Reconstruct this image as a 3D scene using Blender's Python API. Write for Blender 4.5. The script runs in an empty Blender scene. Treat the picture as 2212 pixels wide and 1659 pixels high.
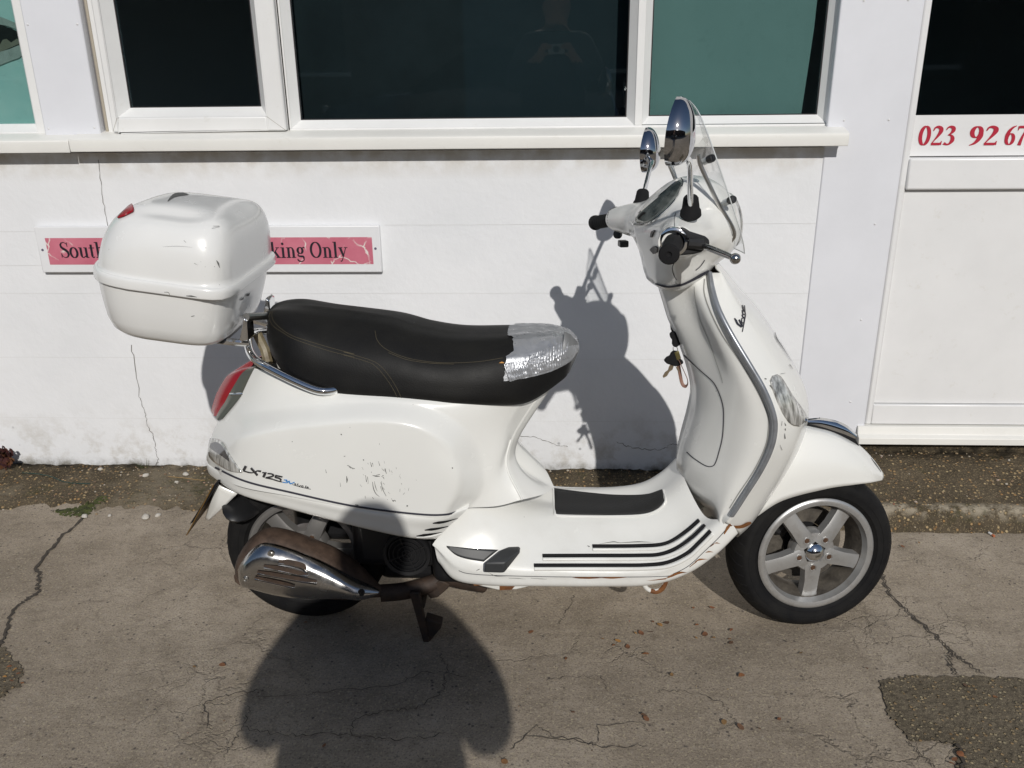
import bpy, bmesh, math, random
from mathutils import Vector, Matrix, noise
from mathutils.bvhtree import BVHTree

# ---------------------------------------------------------------- camera
SC = bpy.context.scene
COL = SC.collection
FOC, CX, CY = 1898.34, 1106.0, 829.5          # focal length and centre, in units of a 2212 px wide picture
PIT, YAW, ROL = 0.364429, -0.0511123, -0.0132956
CAM = Vector((0.0, 0.0, 1.40))
_f = Vector((math.sin(YAW)*math.cos(PIT), math.cos(YAW)*math.cos(PIT), -math.sin(PIT)))
_r0 = Vector((math.cos(YAW), -math.sin(YAW), 0.0))
_u0 = _r0.cross(_f)
CR = math.cos(ROL)*_r0 + math.sin(ROL)*_u0
CU = -math.sin(ROL)*_r0 + math.cos(ROL)*_u0
cd = bpy.data.cameras.new('camera')
cam = bpy.data.objects.new('camera', cd); COL.objects.link(cam)
cd.sensor_width = 36.0; cd.lens = FOC/2212.0*36.0
cd.clip_start = 0.02; cd.clip_end = 500.0
cam.matrix_world = Matrix(((CR.x, CU.x, -_f.x, CAM.x), (CR.y, CU.y, -_f.y, CAM.y), (CR.z, CU.z, -_f.z, CAM.z), (0, 0, 0, 1)))
SC.camera = cam

# ---------------------------------------------------------------- sky, sun, exposure
SUN = Vector((-0.215, 1.0, -0.665)).normalized()      # the way the light travels
w = bpy.data.worlds.new('World'); SC.world = w; w.use_nodes = True
nt = w.node_tree
sky = nt.nodes.new('ShaderNodeTexSky'); sky.sky_type = 'NISHITA'; sky.sun_disc = False
sky.sun_elevation = math.asin(-SUN.z); sky.sun_rotation = math.atan2(-SUN.x, -SUN.y)
sky.air_density = 1.0; sky.dust_density = 0.6; sky.ozone_density = 1.0
nt.nodes['Background'].inputs['Strength'].default_value = 0.058
nt.links.new(sky.outputs[0], nt.nodes['Background'].inputs['Color'])
ld = bpy.data.lights.new('sun', 'SUN'); ld.energy = 2.92; ld.angle = math.radians(0.53); ld.color = (1.0, 0.965, 0.91)
lo = bpy.data.objects.new('sun', ld); COL.objects.link(lo); lo.location = (1, -4, 5)
lo.rotation_euler = SUN.to_track_quat('-Z', 'Y').to_euler()
SC.view_settings.view_transform = 'Standard'; SC.view_settings.look = 'None'
SC.view_settings.exposure = 0.0; SC.view_settings.gamma = 1.0

# ---------------------------------------------------------------- measuring helpers: a picture point to a place on a real plane
def ray(px, py): return (px-CX)/FOC*CR - (py-CY)/FOC*CU + _f
def on_y(px, py, Y):
    d = ray(px, py); return CAM + d*((Y-CAM.y)/d.y)
def on_z(px, py, Z):
    d = ray(px, py); return CAM + d*((Z-CAM.z)/d.z)
class Frame:
    def __init__(s, m): s.m = m; s.i = m.inverted()
    def un(s, px, py, y=0.0):                       # place at distance y from the frame's own middle plane
        o = s.i @ CAM; d = s.i.to_3x3() @ ray(px, py)
        return o + d*((y-o.y)/d.y)
YC = 1.965                                          # the scooter's centre line
BODY = Frame(Matrix.Translation((0, YC, 0)))
RAKE, STEER = math.radians(27), math.radians(10.5)
AX = Vector((-math.sin(RAKE), 0, math.cos(RAKE)))
FW = Vector((0.646, 0.008, 0.211)); RW = Vector((-0.633, 0, 0.210))
BARS = Frame(Matrix.Translation((0, YC, 0)) @ Matrix.Translation(FW) @ Matrix.Rotation(STEER, 4, AX) @ Matrix.Translation(-FW))

# ---------------------------------------------------------------- mesh helpers
def V(*a): return Vector(a if len(a) == 3 else a[0])
def cr(p0, p1, p2, p3, t):
    return 0.5*((2*p1) + (p2-p0)*t + (2*p0-5*p1+4*p2-p3)*t*t + (3*p1-p0-3*p2+p3)*t*t*t)
def spline(pts, n, closed=False):                   # n points per span
    pts = [Vector(p) for p in pts]; m = len(pts); out = []
    for i in range(m if closed else m-1):
        if closed: a, b, c, d = pts[(i-1) % m], pts[i], pts[(i+1) % m], pts[(i+2) % m]
        else:
            b, c = pts[i], pts[i+1]; a = pts[i-1] if i else 2*b-c; d = pts[i+2] if i+2 < m else 2*c-b
        for k in range(n): out.append(cr(a, b, c, d, k/n))
    if not closed: out.append(pts[-1].copy())
    return out
def even(pts, n, closed=False):                     # n points at even distances along a polyline
    pts = list(pts) + ([pts[0]] if closed else [])
    L = [0.0]
    for a, b in zip(pts, pts[1:]): L.append(L[-1] + (b-a).length)
    out, j = [], 0
    for k in range(n):
        t = L[-1]*k/(n if closed else n-1)
        while j < len(L)-2 and L[j+1] < t: j += 1
        s = (t-L[j])/max(L[j+1]-L[j], 1e-9); out.append(pts[j].lerp(pts[j+1], s))
    return out
class MB:
    def __init__(s): s.v = []; s.f = []
    def add(s, vs, fs):
        o = len(s.v); s.v += [Vector(p) for p in vs]; s.f += [tuple(i+o for i in f) for f in fs]; return s
    def grid(s, rows, cu=False, cv=False, cap=False):
        R_, C_ = len(rows), len(rows[0]); vs = [p for r in rows for p in r]; fs = []
        for i in range(R_ if cv else R_-1):
            for j in range(C_ if cu else C_-1):
                a, b = i*C_+j, i*C_+(j+1) % C_; c, d = ((i+1) % R_)*C_+(j+1) % C_, ((i+1) % R_)*C_+j
                fs.append((a, b, c, d))
        if cap: fs.append(tuple(range(C_))[::-1]); fs.append(tuple((R_-1)*C_+j for j in range(C_)))
        return s.add(vs, fs)
    def loft(s, rows, nu=6, nv=6, mirror=True, **k):
        g = [spline(r, nu) for r in rows]
        cols = [spline([g[i][j] for i in range(len(g))], nv) for j in range(len(g[0]))]
        rows2 = [[cols[j][i] for j in range(len(cols))] for i in range(len(cols[0]))]
        s.last = rows2; s.grid(rows2, **k)
        if mirror: s.grid([[Vector((p.x, -p.y, p.z)) for p in r] for r in rows2], **k)
        return s
    def tube(s, pts, r, n=10, cap=True, sx=1.0, up=None):
        pts = [Vector(p) for p in pts]; m = len(pts); rows = []; u = None
        for i, p in enumerate(pts):
            t = (pts[min(i+1, m-1)] - pts[max(i-1, 0)]).normalized()
            if u is None:
                u = Vector(up) if up else (Vector((0, 0, 1)) if abs(t.z) < 0.9 else Vector((1, 0, 0)))
            u = (u - t*u.dot(t)).normalized(); v = t.cross(u)
            rr = r[i] if isinstance(r, (list, tuple)) else r
            rows.append([p + rr*(math.cos(6.28318*k/n)*u + sx*math.sin(6.28318*k/n)*v) for k in range(n)])
        return s.grid(rows, cu=True, cap=cap)
    def box(s, c, d, rot=None):
        c = Vector(c); vs = []
        for i in (-1, 1):
            for j in (-1, 1):
                for k in (-1, 1):
                    q = Vector((i*d[0]/2, j*d[1]/2, k*d[2]/2)); vs.append(c + (rot @ q if rot else q))
        return s.add(vs, [(0, 1, 3, 2), (4, 6, 7, 5), (0, 4, 5, 1), (2, 3, 7, 6), (0, 2, 6, 4), (1, 5, 7, 3)])
    def span(s, x0, x1, y0, y1, z0, z1): return s.box(((x0+x1)/2, (y0+y1)/2, (z0+z1)/2), (abs(x1-x0), abs(y1-y0), abs(z1-z0)))
    def prism(s, poly, d):
        n = len(poly); d = Vector(d)
        return s.add([Vector(p) for p in poly] + [Vector(p)+d for p in poly],
                     [tuple(range(n))[::-1], tuple(range(n, 2*n))] + [(i, (i+1) % n, (i+1) % n+n, i+n) for i in range(n)])
    def lathe(s, prof, c, ax, n=32, cap=False):     # prof: (radius, height along axis)
        ax = Vector(ax).normalized(); u = ax.orthogonal().normalized(); v = ax.cross(u); c = Vector(c)
        rows = [[c + ax*h + r*(math.cos(6.283185*k/n)*u + math.sin(6.283185*k/n)*v) for k in range(n)] for r, h in prof]
        return s.grid(rows, cu=True, cap=cap)
    def ball(s, c, r, n=10, sc=(1, 1, 1), rot=None):
        c = Vector(c); rows = []
        for i in range(n+1):
            a = math.pi*i/n; row = []
            for k in range(2*n):
                b = math.pi*k/n; q = Vector((r*sc[0]*math.sin(a)*math.cos(b), r*sc[1]*math.sin(a)*math.sin(b), r*sc[2]*math.cos(a)))
                row.append(c + (rot @ q if rot else q))
            rows.append(row)
        return s.grid(rows, cu=True)
    def xf(s, m): s.v = [m @ p for p in s.v]; return s
def world_of(o):
    return (world_of(o.parent) @ o.matrix_parent_inverse @ o.matrix_basis) if o.parent else o.matrix_basis.copy()
def obj(name, mb, mat, parent=None, smooth=35, bevel=0.0, solid=0.0, sub=0, offs=0.0, weld=1e-5, seg=2):
    bm = bmesh.new(); vs = [bm.verts.new(p) for p in mb.v]
    for f in mb.f:
        if len(set(f)) < 3: continue
        try: bm.faces.new([vs[i] for i in f])
        except ValueError: pass
    bmesh.ops.remove_doubles(bm, verts=bm.verts, dist=weld)
    bmesh.ops.dissolve_degenerate(bm, edges=bm.edges, dist=1e-7)
    bmesh.ops.recalc_face_normals(bm, faces=bm.faces)
    me = bpy.data.meshes.new(name); bm.to_mesh(me); bm.free()
    if smooth:
        for p in me.polygons: p.use_smooth = True
        me.set_sharp_from_angle(angle=math.radians(smooth))
    o = bpy.data.objects.new(name, me); COL.objects.link(o)
    if mat: me.materials.append(mat)
    if parent:
        o.parent = parent
        o.matrix_parent_inverse = world_of(parent).inverted()
    if solid:
        md = o.modifiers.new('thickness', 'SOLIDIFY'); md.thickness = solid; md.offset = offs
    if bevel:
        md = o.modifiers.new('bevel', 'BEVEL'); md.width = bevel; md.segments = seg; md.limit_method = 'ANGLE'; md.angle_limit = math.radians(30)
        md.harden_normals = False
    if sub:
        md = o.modifiers.new('sub', 'SUBSURF'); md.levels = sub; md.render_levels = sub
    return o
def thing(name, label, cat, loc=(0, 0, 0), group=None, kind=None):
    o = bpy.data.objects.new(name, None); COL.objects.link(o); o.location = loc; o.empty_display_size = 0.1
    return tag(o, label, cat, group, kind)
def tag(o, label=None, cat=None, group=None, kind=None):
    if label: o['label'] = label
    if cat: o['category'] = cat
    if group: o['group'] = group
    if kind: o['kind'] = kind
    return o
def bvh(*obs):
    vs, fs = [], []
    for o in obs:
        k = len(vs); vs += [v.co.copy() for v in o.data.vertices]; fs += [tuple(i+k for i in p.vertices) for p in o.data.polygons]
    return BVHTree.FromPolygons(vs, fs)
def hit(tree, px, py, off=0.001):                   # the place on a surface seen at a picture point, lifted off along its normal
    d = ray(px, py).normalized(); h = tree.ray_cast(CAM, d)
    if h[0] is None: return None
    n = h[1] if h[1].dot(d) < 0 else -h[1]
    return h[0] + n*off
def strip_on(mb, tree, pts, wd, off=0.001, sub=4, raw=False):
    """a thin band lying on a surface along a picture polyline; wd = width(s) in picture units"""
    q = [Vector((p[0], p[1], 0)) for p in pts]
    if not raw and len(q) > 2: q = spline(q, sub)
    elif not raw: q = [q[0].lerp(q[1], k/sub) for k in range(sub+1)]
    m = len(q); A, B = [], []
    for i, p in enumerate(q):
        t = (q[min(i+1, m-1)]-q[max(i-1, 0)]).normalized(); n = Vector((-t.y, t.x, 0))
        if isinstance(wd, (list, tuple)):
            f = i/(m-1)*(len(wd)-1); k = min(int(f), len(wd)-2); ww = wd[k]+(wd[k+1]-wd[k])*(f-k)
        else: ww = wd
        a = hit(tree, *(p+n*ww/2).xy, off); b = hit(tree, *(p-n*ww/2).xy, off)
        if a is None or b is None:
            if len(A) > 1: mb.grid([A, B])
            A, B = [], []; continue
        if A and ((a-A[-1]).length > 0.12): 
            if len(A) > 1: mb.grid([A, B])
            A, B = [], []
        A.append(a); B.append(b)
    if len(A) > 1: mb.grid([A, B])
    return mb
def patch_on(mb, tree, top, bot, nu=12, nv=5, off=0.001):
    """a sheet lying on a surface between two picture polylines"""
    T = even(spline([Vector((p[0], p[1], 0)) for p in top], 6), nu+1); B = even(spline([Vector((p[0], p[1], 0)) for p in bot], 6), nu+1)
    rows = []
    for j in range(nv+1):
        r = [hit(tree, *T[i].lerp(B[i], j/nv).xy, off) for i in range(nu+1)]
        if any(x is None for x in r):
            good = [x for x in r if x is not None]
            if not good: continue
            last = good[0]; rr = []
            for x in r:
                if x is not None: last = x
                rr.append(last)
            r = rr
        rows.append(r)
    return mb.grid(rows)

# ---------------------------------------------------------------- materials
def mat(name, col, rough=0.5, metal=0.0, spec=0.5, coat=0.0, **k):
    m = bpy.data.materials.new(name); m.use_nodes = True; b = m.node_tree.nodes['Principled BSDF']
    b.inputs['Base Color'].default_value = (*col, 1); b.inputs['Roughness'].default_value = rough
    b.inputs['Metallic'].default_value = metal; b.inputs['Specular IOR Level'].default_value = spec
    b.inputs['Coat Weight'].default_value = coat; b.inputs['Coat Roughness'].default_value = 0.04
    for a, v in k.items(): b.inputs[a.replace('_', ' ')].default_value = v
    return m
class N:
    """small helper to wire nodes"""
    def __init__(s, m): s.t = m.node_tree; s.b = s.t.nodes['Principled BSDF']
    def n(s, typ, **k):
        q = s.t.nodes.new('ShaderNode'+typ)
        for a, v in k.items():
            if a in q.inputs: q.inputs[a].default_value = v
            else: setattr(q, a, v)
        return q
    def l(s, a, b): s.t.links.new(a, b)
    def co(s):
        if not hasattr(s, '_c'): s._c = s.n('TexCoord')
        return s._c.outputs['Object']
    def noise(s, scale, detail=4, rough=0.55, dist=0.0, vec=None):
        q = s.n('TexNoise', Scale=scale, Detail=detail, Roughness=rough, Distortion=dist); s.l(vec or s.co(), q.inputs['Vector']); return q.outputs['Fac']
    def vor(s, scale, feat='F1', vec=None, rnd=1.0):
        q = s.n('TexVoronoi', Scale=scale, Randomness=rnd); q.feature = feat; s.l(vec or s.co(), q.inputs['Vector']); return q.outputs['Distance']
    def ramp(s, fac, stops):
        q = s.n('ValToRGB'); e = q.color_ramp.elements
        while len(e) < len(stops): e.new(0.5)
        for i, (p, c) in enumerate(stops):
            e[i].position = p; e[i].color = (*c, 1) if len(c) == 3 else c
        s.l(fac, q.inputs['Fac']); return q.outputs['Color']
    def mr(s, v, a, b, c=0.0, d=1.0):
        q = s.n('MapRange'); q.inputs['From Min'].default_value = a; q.inputs['From Max'].default_value = b
        q.inputs['To Min'].default_value = c; q.inputs['To Max'].default_value = d; s.l(v, q.inputs['Value']); return q.outputs['Result']
    def math(s, op, a, b=None):
        q = s.n('Math', operation=op)
        for i, v in enumerate((a, b)):
            if v is None: continue
            if isinstance(v, (int, float)): q.inputs[i].default_value = v
            else: s.l(v, q.inputs[i])
        return q.outputs[0]
    def mix(s, fac, a, b, mode='MIX'):
        q = s.n('Mix'); q.data_type = 'RGBA'; q.blend_type = mode
        for i, v in ((0, fac), (6, a), (7, b)):
            if isinstance(v, (int, float)): q.inputs[i].default_value = v
            elif isinstance(v, tuple): q.inputs[i].default_value = (*v, 1)
            else: s.l(v, q.inputs[i])
        return q.outputs[2]
    def sep(s):
        q = s.n('SeparateXYZ'); s.l(s.co(), q.inputs[0]); return q.outputs
    def stretch(s, x, y, z):
        q = s.n('Mapping'); q.inputs['Scale'].default_value = (x, y, z); s.l(s.co(), q.inputs['Vector']); return q.outputs[0]
    def color(s, c): s.l(c, s.b.inputs['Base Color'])
    def rough(s, c): s.l(c, s.b.inputs['Roughness'])
    def bump(s, h, strength=0.3, dist=0.01):
        q = s.n('Bump', Strength=strength, Distance=dist); s.l(h, q.inputs['Height']); s.l(q.outputs[0], s.b.inputs['Normal'])
        return q

# surfaces of the place
def m_wall():
    m = mat('painted masonry', (.79, .797, .813), .62, spec=.3); q = N(m); z = q.sep()[2]
    n1 = q.noise(3.0, 5); n2 = q.noise(38, 4); n3 = q.noise(9, 6, .7); n4 = q.noise(70, 3)
    base = q.ramp(n1, [(.3, (.738, .748, .765)), (.6, (.79, .797, .813))])
    low = q.mr(z, .26, .02)                                   # splash dirt near the ground
    dirt = q.math('MULTIPLY', low, q.mr(n3, .48, .66))
    c = q.mix(q.math('MULTIPLY', dirt, .72), base, (.40, .36, .29))
    spots = q.math('MULTIPLY', q.mr(z, .26, .06), q.mr(q.vor(21), .14, .07)); spots = q.math('MULTIPLY', spots, q.mr(q.noise(6), .52, .6))
    c = q.mix(q.math('MULTIPLY', spots, .7), c, (.12, .12, .13))
    top = q.math('MULTIPLY', q.mr(z, 1.02, 1.10), q.mr(q.noise(14, 5), .35, .6))
    c = q.mix(q.math('MULTIPLY', top, .55), c, (.42, .36, .26))
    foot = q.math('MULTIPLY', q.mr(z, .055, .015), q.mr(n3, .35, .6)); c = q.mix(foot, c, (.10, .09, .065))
    q.color(c)
    h = q.math('ADD', q.math('MULTIPLY', q.mr(n2, .2, .8), .35), q.math('MULTIPLY', q.noise(7, 3), .8)); h = q.math('ADD', h, q.math('MULTIPLY', n4, .15))
    q.bump(h, .34, .006); return m
def m_concrete():
    m = mat('worn concrete', (.3, .25, .2), .88, spec=.2); q = N(m)
    big = q.noise(1.3, 5, .6); mid = q.noise(7, 6, .65); fine = q.noise(60, 5, .7); grit = q.noise(220, 2, .6)
    streak = q.noise(1, 5, .65, vec=q.stretch(9, 34, 9))
    c = q.ramp(big, [(.30, (.225, .186, .143)), (.50, (.314, .264, .207)), (.68, (.398, .341, .275))])
    c = q.mix(q.mr(mid, .42, .70, 0, .5), c, (.150, .122, .090)); c = q.mix(q.mr(q.noise(26, 5, .7), .52, .7, 0, .45), c, (.13, .105, .078))
    c = q.mix(q.mr(q.noise(2.7, 6, .72, vec=q.stretch(1, 1.5, 1)), .52, .70, 0, .42), c, (.150, .124, .092))
    c = q.mix(q.mr(streak, .56, .72, 0, .5), c, (.14, .115, .09))
    c = q.mix(q.mr(fine, .55, .75, 0, .55), c, (.40, .36, .31))
    c = q.mix(q.mr(grit, .53, .68, 0, .62), c, (.085, .068, .05)); c = q.mix(q.mr(q.noise(150, 3), .55, .70, 0, .6), c, (.46, .40, .27)); c = q.mix(q.mr(q.noise(95, 4, .7), .56, .70, 0, .55), c, (.12, .095, .068))
    sp = q.math('MULTIPLY', q.mr(q.vor(48), .20, .11), q.mr(q.noise(17, 3), .49, .55)); c = q.mix(q.math('MULTIPLY', sp, .75), c, (.05, .045, .045))
    sp2 = q.math('MULTIPLY', q.mr(q.vor(95), .22, .12), q.mr(q.noise(23, 3), .55, .62)); c = q.mix(q.math('MULTIPLY', sp2, .6), c, (.38, .34, .25))
    wob = q.n('VectorMath', operation='ADD'); nz = q.n('TexNoise', Scale=5.5, Detail=5.0, Roughness=.65); q.l(q.co(), nz.inputs['Vector'])
    sc = q.n('VectorMath', operation='SCALE'); q.l(nz.outputs['Color'], sc.inputs[0]); sc.inputs['Scale'].default_value = .16
    q.l(q.co(), wob.inputs[0]); q.l(sc.outputs[0], wob.inputs[1])
    cr1 = q.mr(q.vor(4.6, 'DISTANCE_TO_EDGE', wob.outputs[0]), .022, .004); k1 = q.mr(q.noise(2.1, 3, vec=q.stretch(1, 1, 1)), .54, .66)
    cr2 = q.mr(q.vor(9.5, 'DISTANCE_TO_EDGE', wob.outputs[0]), .03, .006); k2 = q.mr(q.noise(1.6, 3), .56, .64)
    crk = q.math('MAXIMUM', q.math('MULTIPLY', cr1, k1), q.math('MULTIPLY', q.math('MULTIPLY', cr2, k2), .8))
    c = q.mix(q.math('MULTIPLY', crk, .26), c, (.07, .058, .048))
    q.color(c)
    h = q.math('SUBTRACT', q.math('ADD', q.math('MULTIPLY', fine, .5), q.math('MULTIPLY', mid, .8)), q.math('MULTIPLY', crk, .8)); h = q.math('ADD', h, q.math('MULTIPLY', grit, .25))
    q.bump(h, .55, .008); return m
def m_agg(name, a, b, lite, scale=70):
    m = mat(name, a, .9, spec=.2); q = N(m)
    c = q.ramp(q.noise(6, 6, .7), [(.3, a), (.68, b)])
    v = q.n('TexVoronoi', Scale=scale); q.l(q.co(), v.inputs['Vector'])
    sx = q.n('SeparateColor'); q.l(v.outputs['Color'], sx.inputs[0])
    peb = q.math('MULTIPLY', q.mr(v.outputs['Distance'], .42, .25), q.mr(sx.outputs[0], .45, .6))
    tint = q.mix(sx.outputs[1], lite, (lite[0]*.75, lite[1]*.55, lite[2]*.40)); c = q.mix(peb, c, tint)
    v2 = q.vor(scale*2.3); c = q.mix(q.math('MULTIPLY', q.mr(v2, .35, .15), .45), c, tuple(x*1.05 for x in lite))
    c = q.mix(q.mr(q.noise(150, 3), .52, .7, 0, .6), c, (.03, .026, .02))
    if name == 'dirty cement fillet':
        s_ = q.sep(); x_, y_ = s_[0], s_[1]
        lip = q.math('MULTIPLY', q.math('MULTIPLY', q.mr(y_, 2.425, 2.445), q.mr(y_, 2.485, 2.460)), q.math('MULTIPLY', q.mr(x_, .6, .8), q.mr(q.noise(14, 5, .7), .44, .56)))
        c = q.mix(q.math('MULTIPLY', lip, .75), c, (.40, .35, .27))
        pale = q.math('MULTIPLY', q.mr(x_, -.3, -.7), q.mr(q.noise(3.2, 5, .65), .46, .60)); c = q.mix(q.math('MULTIPLY', pale, .7), c, (.19, .16, .115))
        mossy = q.math('MULTIPLY', q.mr(q.noise(5.5, 5, .7), .55, .66), q.mr(q.noise(40, 4), .4, .6)); c = q.mix(q.math('MULTIPLY', mossy, .7), c, (.045, .045, .016))
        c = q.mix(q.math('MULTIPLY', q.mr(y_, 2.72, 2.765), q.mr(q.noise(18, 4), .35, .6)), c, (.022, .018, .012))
    q.color(c); q.bump(q.math('ADD', q.math('MULTIPLY', peb, .6), q.noise(60, 4)), .8, .01); return m
def m_plastic_white(name='white window plastic', col=(.80, .80, .79), r=.32, grime=True):
    m = mat(name, col, r); q = N(m)
    c = q.ramp(q.noise(5, 5, .6), [(.3, tuple(x*.94 for x in col)), (.65, col)])
    if grime: c = q.mix(q.mr(q.noise(22, 6, .75), .60, .8, 0, .35), c, (.52, .48, .38))
    q.color(c); q.bump(q.noise(90, 2), .04, .002); return m
M = {}
M['wall'] = m_wall(); M['concrete'] = m_concrete()
M['apron'] = m_agg('dirty cement fillet', (.055, .043, .027), (.112, .088, .058), (.42, .33, .19), 75)
M['agg'] = m_agg('exposed aggregate', (.085, .070, .048), (.150, .124, .090), (.36, .31, .20), 95)
M['upvc'] = m_plastic_white(); M['upvc2'] = m_plastic_white('white door plastic', (.80, .80, .80), .25)
M['clad'] = m_plastic_white('white cladding sheet', (.755, .765, .805), .38, False)
M['sill'] = m_plastic_white('white sill plastic', (.80, .79, .75), .4)
M['rivet'] = mat('rivet', (.70, .70, .70), .4)
M['grime'] = mat('brown grime', (.10, .075, .05), .9)
M['gap'] = mat('dark gap', (.02, .018, .02), .8)
M['joint'] = mat('mortar joint', (.70, .70, .695), .8)
M['joint2'] = mat('mitre line', (.42, .40, .36), .8); M['crack'] = mat('crack', (.12, .105, .09), .9)
M['room'] = mat('dim room', (.42, .45, .47), .9)
M['room2'] = mat('dim partition', (.10, .17, .19), .9)
def m_glass(name, tint=(1, 1, 1), r=.02, refl=.045):
    m = bpy.data.materials.new(name); m.use_nodes = True; t = m.node_tree; t.nodes.remove(t.nodes['Principled BSDF'])
    tr = t.nodes.new('ShaderNodeBsdfTransparent'); tr.inputs[0].default_value = (*tint, 1)
    gl = t.nodes.new('ShaderNodeBsdfGlossy'); gl.inputs['Roughness'].default_value = r
    lw = t.nodes.new('ShaderNodeLayerWeight'); lw.inputs['Blend'].default_value = .5
    pw = t.nodes.new('ShaderNodeMath'); pw.operation = 'POWER'; pw.inputs[1].default_value = 5; t.links.new(lw.outputs['Facing'], pw.inputs[0])
    ma = t.nodes.new('ShaderNodeMath'); ma.operation = 'MULTIPLY_ADD'; ma.inputs[1].default_value = .9; ma.inputs[2].default_value = refl; t.links.new(pw.outputs[0], ma.inputs[0])
    mx = t.nodes.new('ShaderNodeMixShader'); t.links.new(ma.outputs[0], mx.inputs[0]); t.links.new(tr.outputs[0], mx.inputs[1]); t.links.new(gl.outputs[0], mx.inputs[2])
    t.links.new(mx.outputs[0], t.nodes['Material Output'].inputs['Surface']); return m
M['glass'] = m_glass('window glass', (.75, .82, .82))
def m_film(name, a, b, sc=3):
    m = mat(name, a, .55); q = N(m); c = q.ramp(q.noise(sc, 6, .7), [(.3, a), (.7, b)])
    c = q.mix(q.mr(q.noise(40, 5, .7), .58, .8, 0, .35), c, tuple(x*.55 for x in a)); q.color(c); return m
M['film'] = m_film('green window film', (.225, .335, .315), (.262, .380, .358))
M['film2'] = m_film('faded green film', (.48, .74, .69), (.60, .82, .76), 9)
M['tear'] = m_film('torn film edge', (.30, .34, .31), (.52, .55, .50), 14)
M['darkhole'] = mat('dark hole', (.012, .013, .012), .8)

# ---------------------------------------------------------------- ground
def displaced(name, x0, x1, nx, y0, y1, ny, hf, m, **k):
    mb = MB(); mb.grid([[Vector((x0+(x1-x0)*i/nx, y0+(y1-y0)*j/ny, hf(x0+(x1-x0)*i/nx, y0+(y1-y0)*j/ny))) for i in range(nx+1)] for j in range(ny+1)])
    return tag(obj(name, mb, m, None, 60), **k)
YW = 2.776                                          # the wall's face
ZA = 0.02
g = MB(); g.grid([[Vector((x, y, 0)) for x in (-60, -3, 3, 60)] for y in (-60, -1, 2.9)])
ground = tag(obj('ground', g, M['concrete']), 'grey brown cracked concrete ground under the scooter', 'ground', kind='structure')
def sstep(a, b, x):
    t = max(0.0, min(1.0, (x-a)/(b-a))); return t*t*(3-2*t)
def nz(x, y, s, k=0): return noise.noise(Vector((x*s, y*s, k)))
def apron_h(x, y):
    r = sstep(.55, 1.02, x)                          # the raised part in front of the door
    edge_l = 2.50 + .05*nz(x, 0, 4, 1) + .035*nz(x, 0, 13, 2) + .03*nz(x, 0, 31, 2)
    edge_m = 2.60 + .05*nz(x, 0, 5, 1)
    mid = sstep(-.95, -.55, x); el = edge_l*(1-mid) + edge_m*mid
    er = 2.447 + .015*nz(x, 0, 6, 3) + .010*nz(x, 0, 25, 4)
    hl = sstep(el-.012, el+.035, y)*(.012 + .010*sstep(el, YW, y))
    hl += (.006*nz(x, y, 20, 5) + .006*nz(x, y, 45, 6))*sstep(el-.02, el+.05, y)
    hr = sstep(er-.05, er+.006, y)*(.062 + .038*sstep(er, YW, y)) + (.004*nz(x, y, 30, 7))*sstep(er-.05, er, y)
    return -.006 + .006*(sstep(el-.012, el+.03, y)*(1-r) + sstep(er-.05, er, y)*r) + hl*(1-r) + hr*r
displaced('cement_kerb', -3.0, 3.0, 520, 2.30, YW+.02, 70, apron_h, M['apron'], label='dirty brown cement strip sloping up to the foot of the white wall', cat='kerb', kind='structure')
def jag(pts, k, amp, seed, closed=False):
    rnd = random.Random(seed); q = []
    P = list(pts) + ([pts[0]] if closed else [])
    for a, b in zip(P, P[1:]):
        a = Vector(a); b = Vector(b); t = (b-a); n = Vector((-t.y, t.x, 0)).normalized() if abs(t.x)+abs(t.y) > abs(t.z)*.2 else Vector((1, 0, 0))
        for i in range(k): q.append(a + t*(i/k) + (n*rnd.uniform(-amp, amp) if i else Vector()))
    if not closed: q.append(Vector(P[-1]))
    return q
pp = [on_z(x, y, .004) for x, y in ((1901, 1469), (1935, 1463), (1970, 1459), (2060, 1462), (2126, 1460), (2212, 1467))]
pp += [Vector((1.45, 1.70, .004)), Vector((1.5, 1.2, .004)), Vector((1.25, 1.22, .004))] + [on_z(x, y, .004) for x, y in ((2085, 1700), (2066, 1659), (2072, 1625), (2057, 1606), (2010, 1600), (1962, 1597), (1940, 1570), (1919, 1541), (1908, 1500))]
b_ = MB(); q_ = jag(pp, 7, .006, 3, True); b_.v = q_; b_.f = [tuple(range(len(q_)))]
tag(obj('aggregate_patch', b_, M['agg']), 'brown rough patch of exposed pebble aggregate in the concrete', 'ground patch', kind='structure')
pl_ = jag([on_z(x, y, .004) for x, y in ((-60, 1385), (-10, 1392), (14, 1400), (24, 1420), (38, 1432), (52, 1452), (40, 1468), (46, 1482), (20, 1490), (8, 1505), (-20, 1512), (-60, 1520))], 6, .006, 9, True)
b_ = MB(); b_.v = pl_; b_.f = [tuple(range(len(pl_)))]; tag(obj('aggregate_patch', b_, M['agg']), 'small brown crumbled patch at the left edge of the concrete', 'ground patch', kind='structure')
M['crackg'] = mat('earth filled crack', (.055, .045, .035), .95)
gc = MB()
def ground_crack(px, wd, seed, z=.004, n=9, amp=.006):
    p = jag([on_z(x, y, z) for x, y in px], n, amp, seed); rnd = random.Random(seed+1); m = len(p); A, B = [], []
    for i, a in enumerate(p):
        t = (p[min(i+1, m-1)]-p[max(0, i-1)]).normalized(); nn = Vector((-t.y, t.x, 0)); ww = wd*(.6 if wd > .008 else .42)*rnd.uniform(.35, 1.3)*(1 if 0 < i < m-1 else .2)
        A.append(a+nn*ww/2); B.append(a-nn*ww/2)
    gc.grid([A, B])
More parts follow.
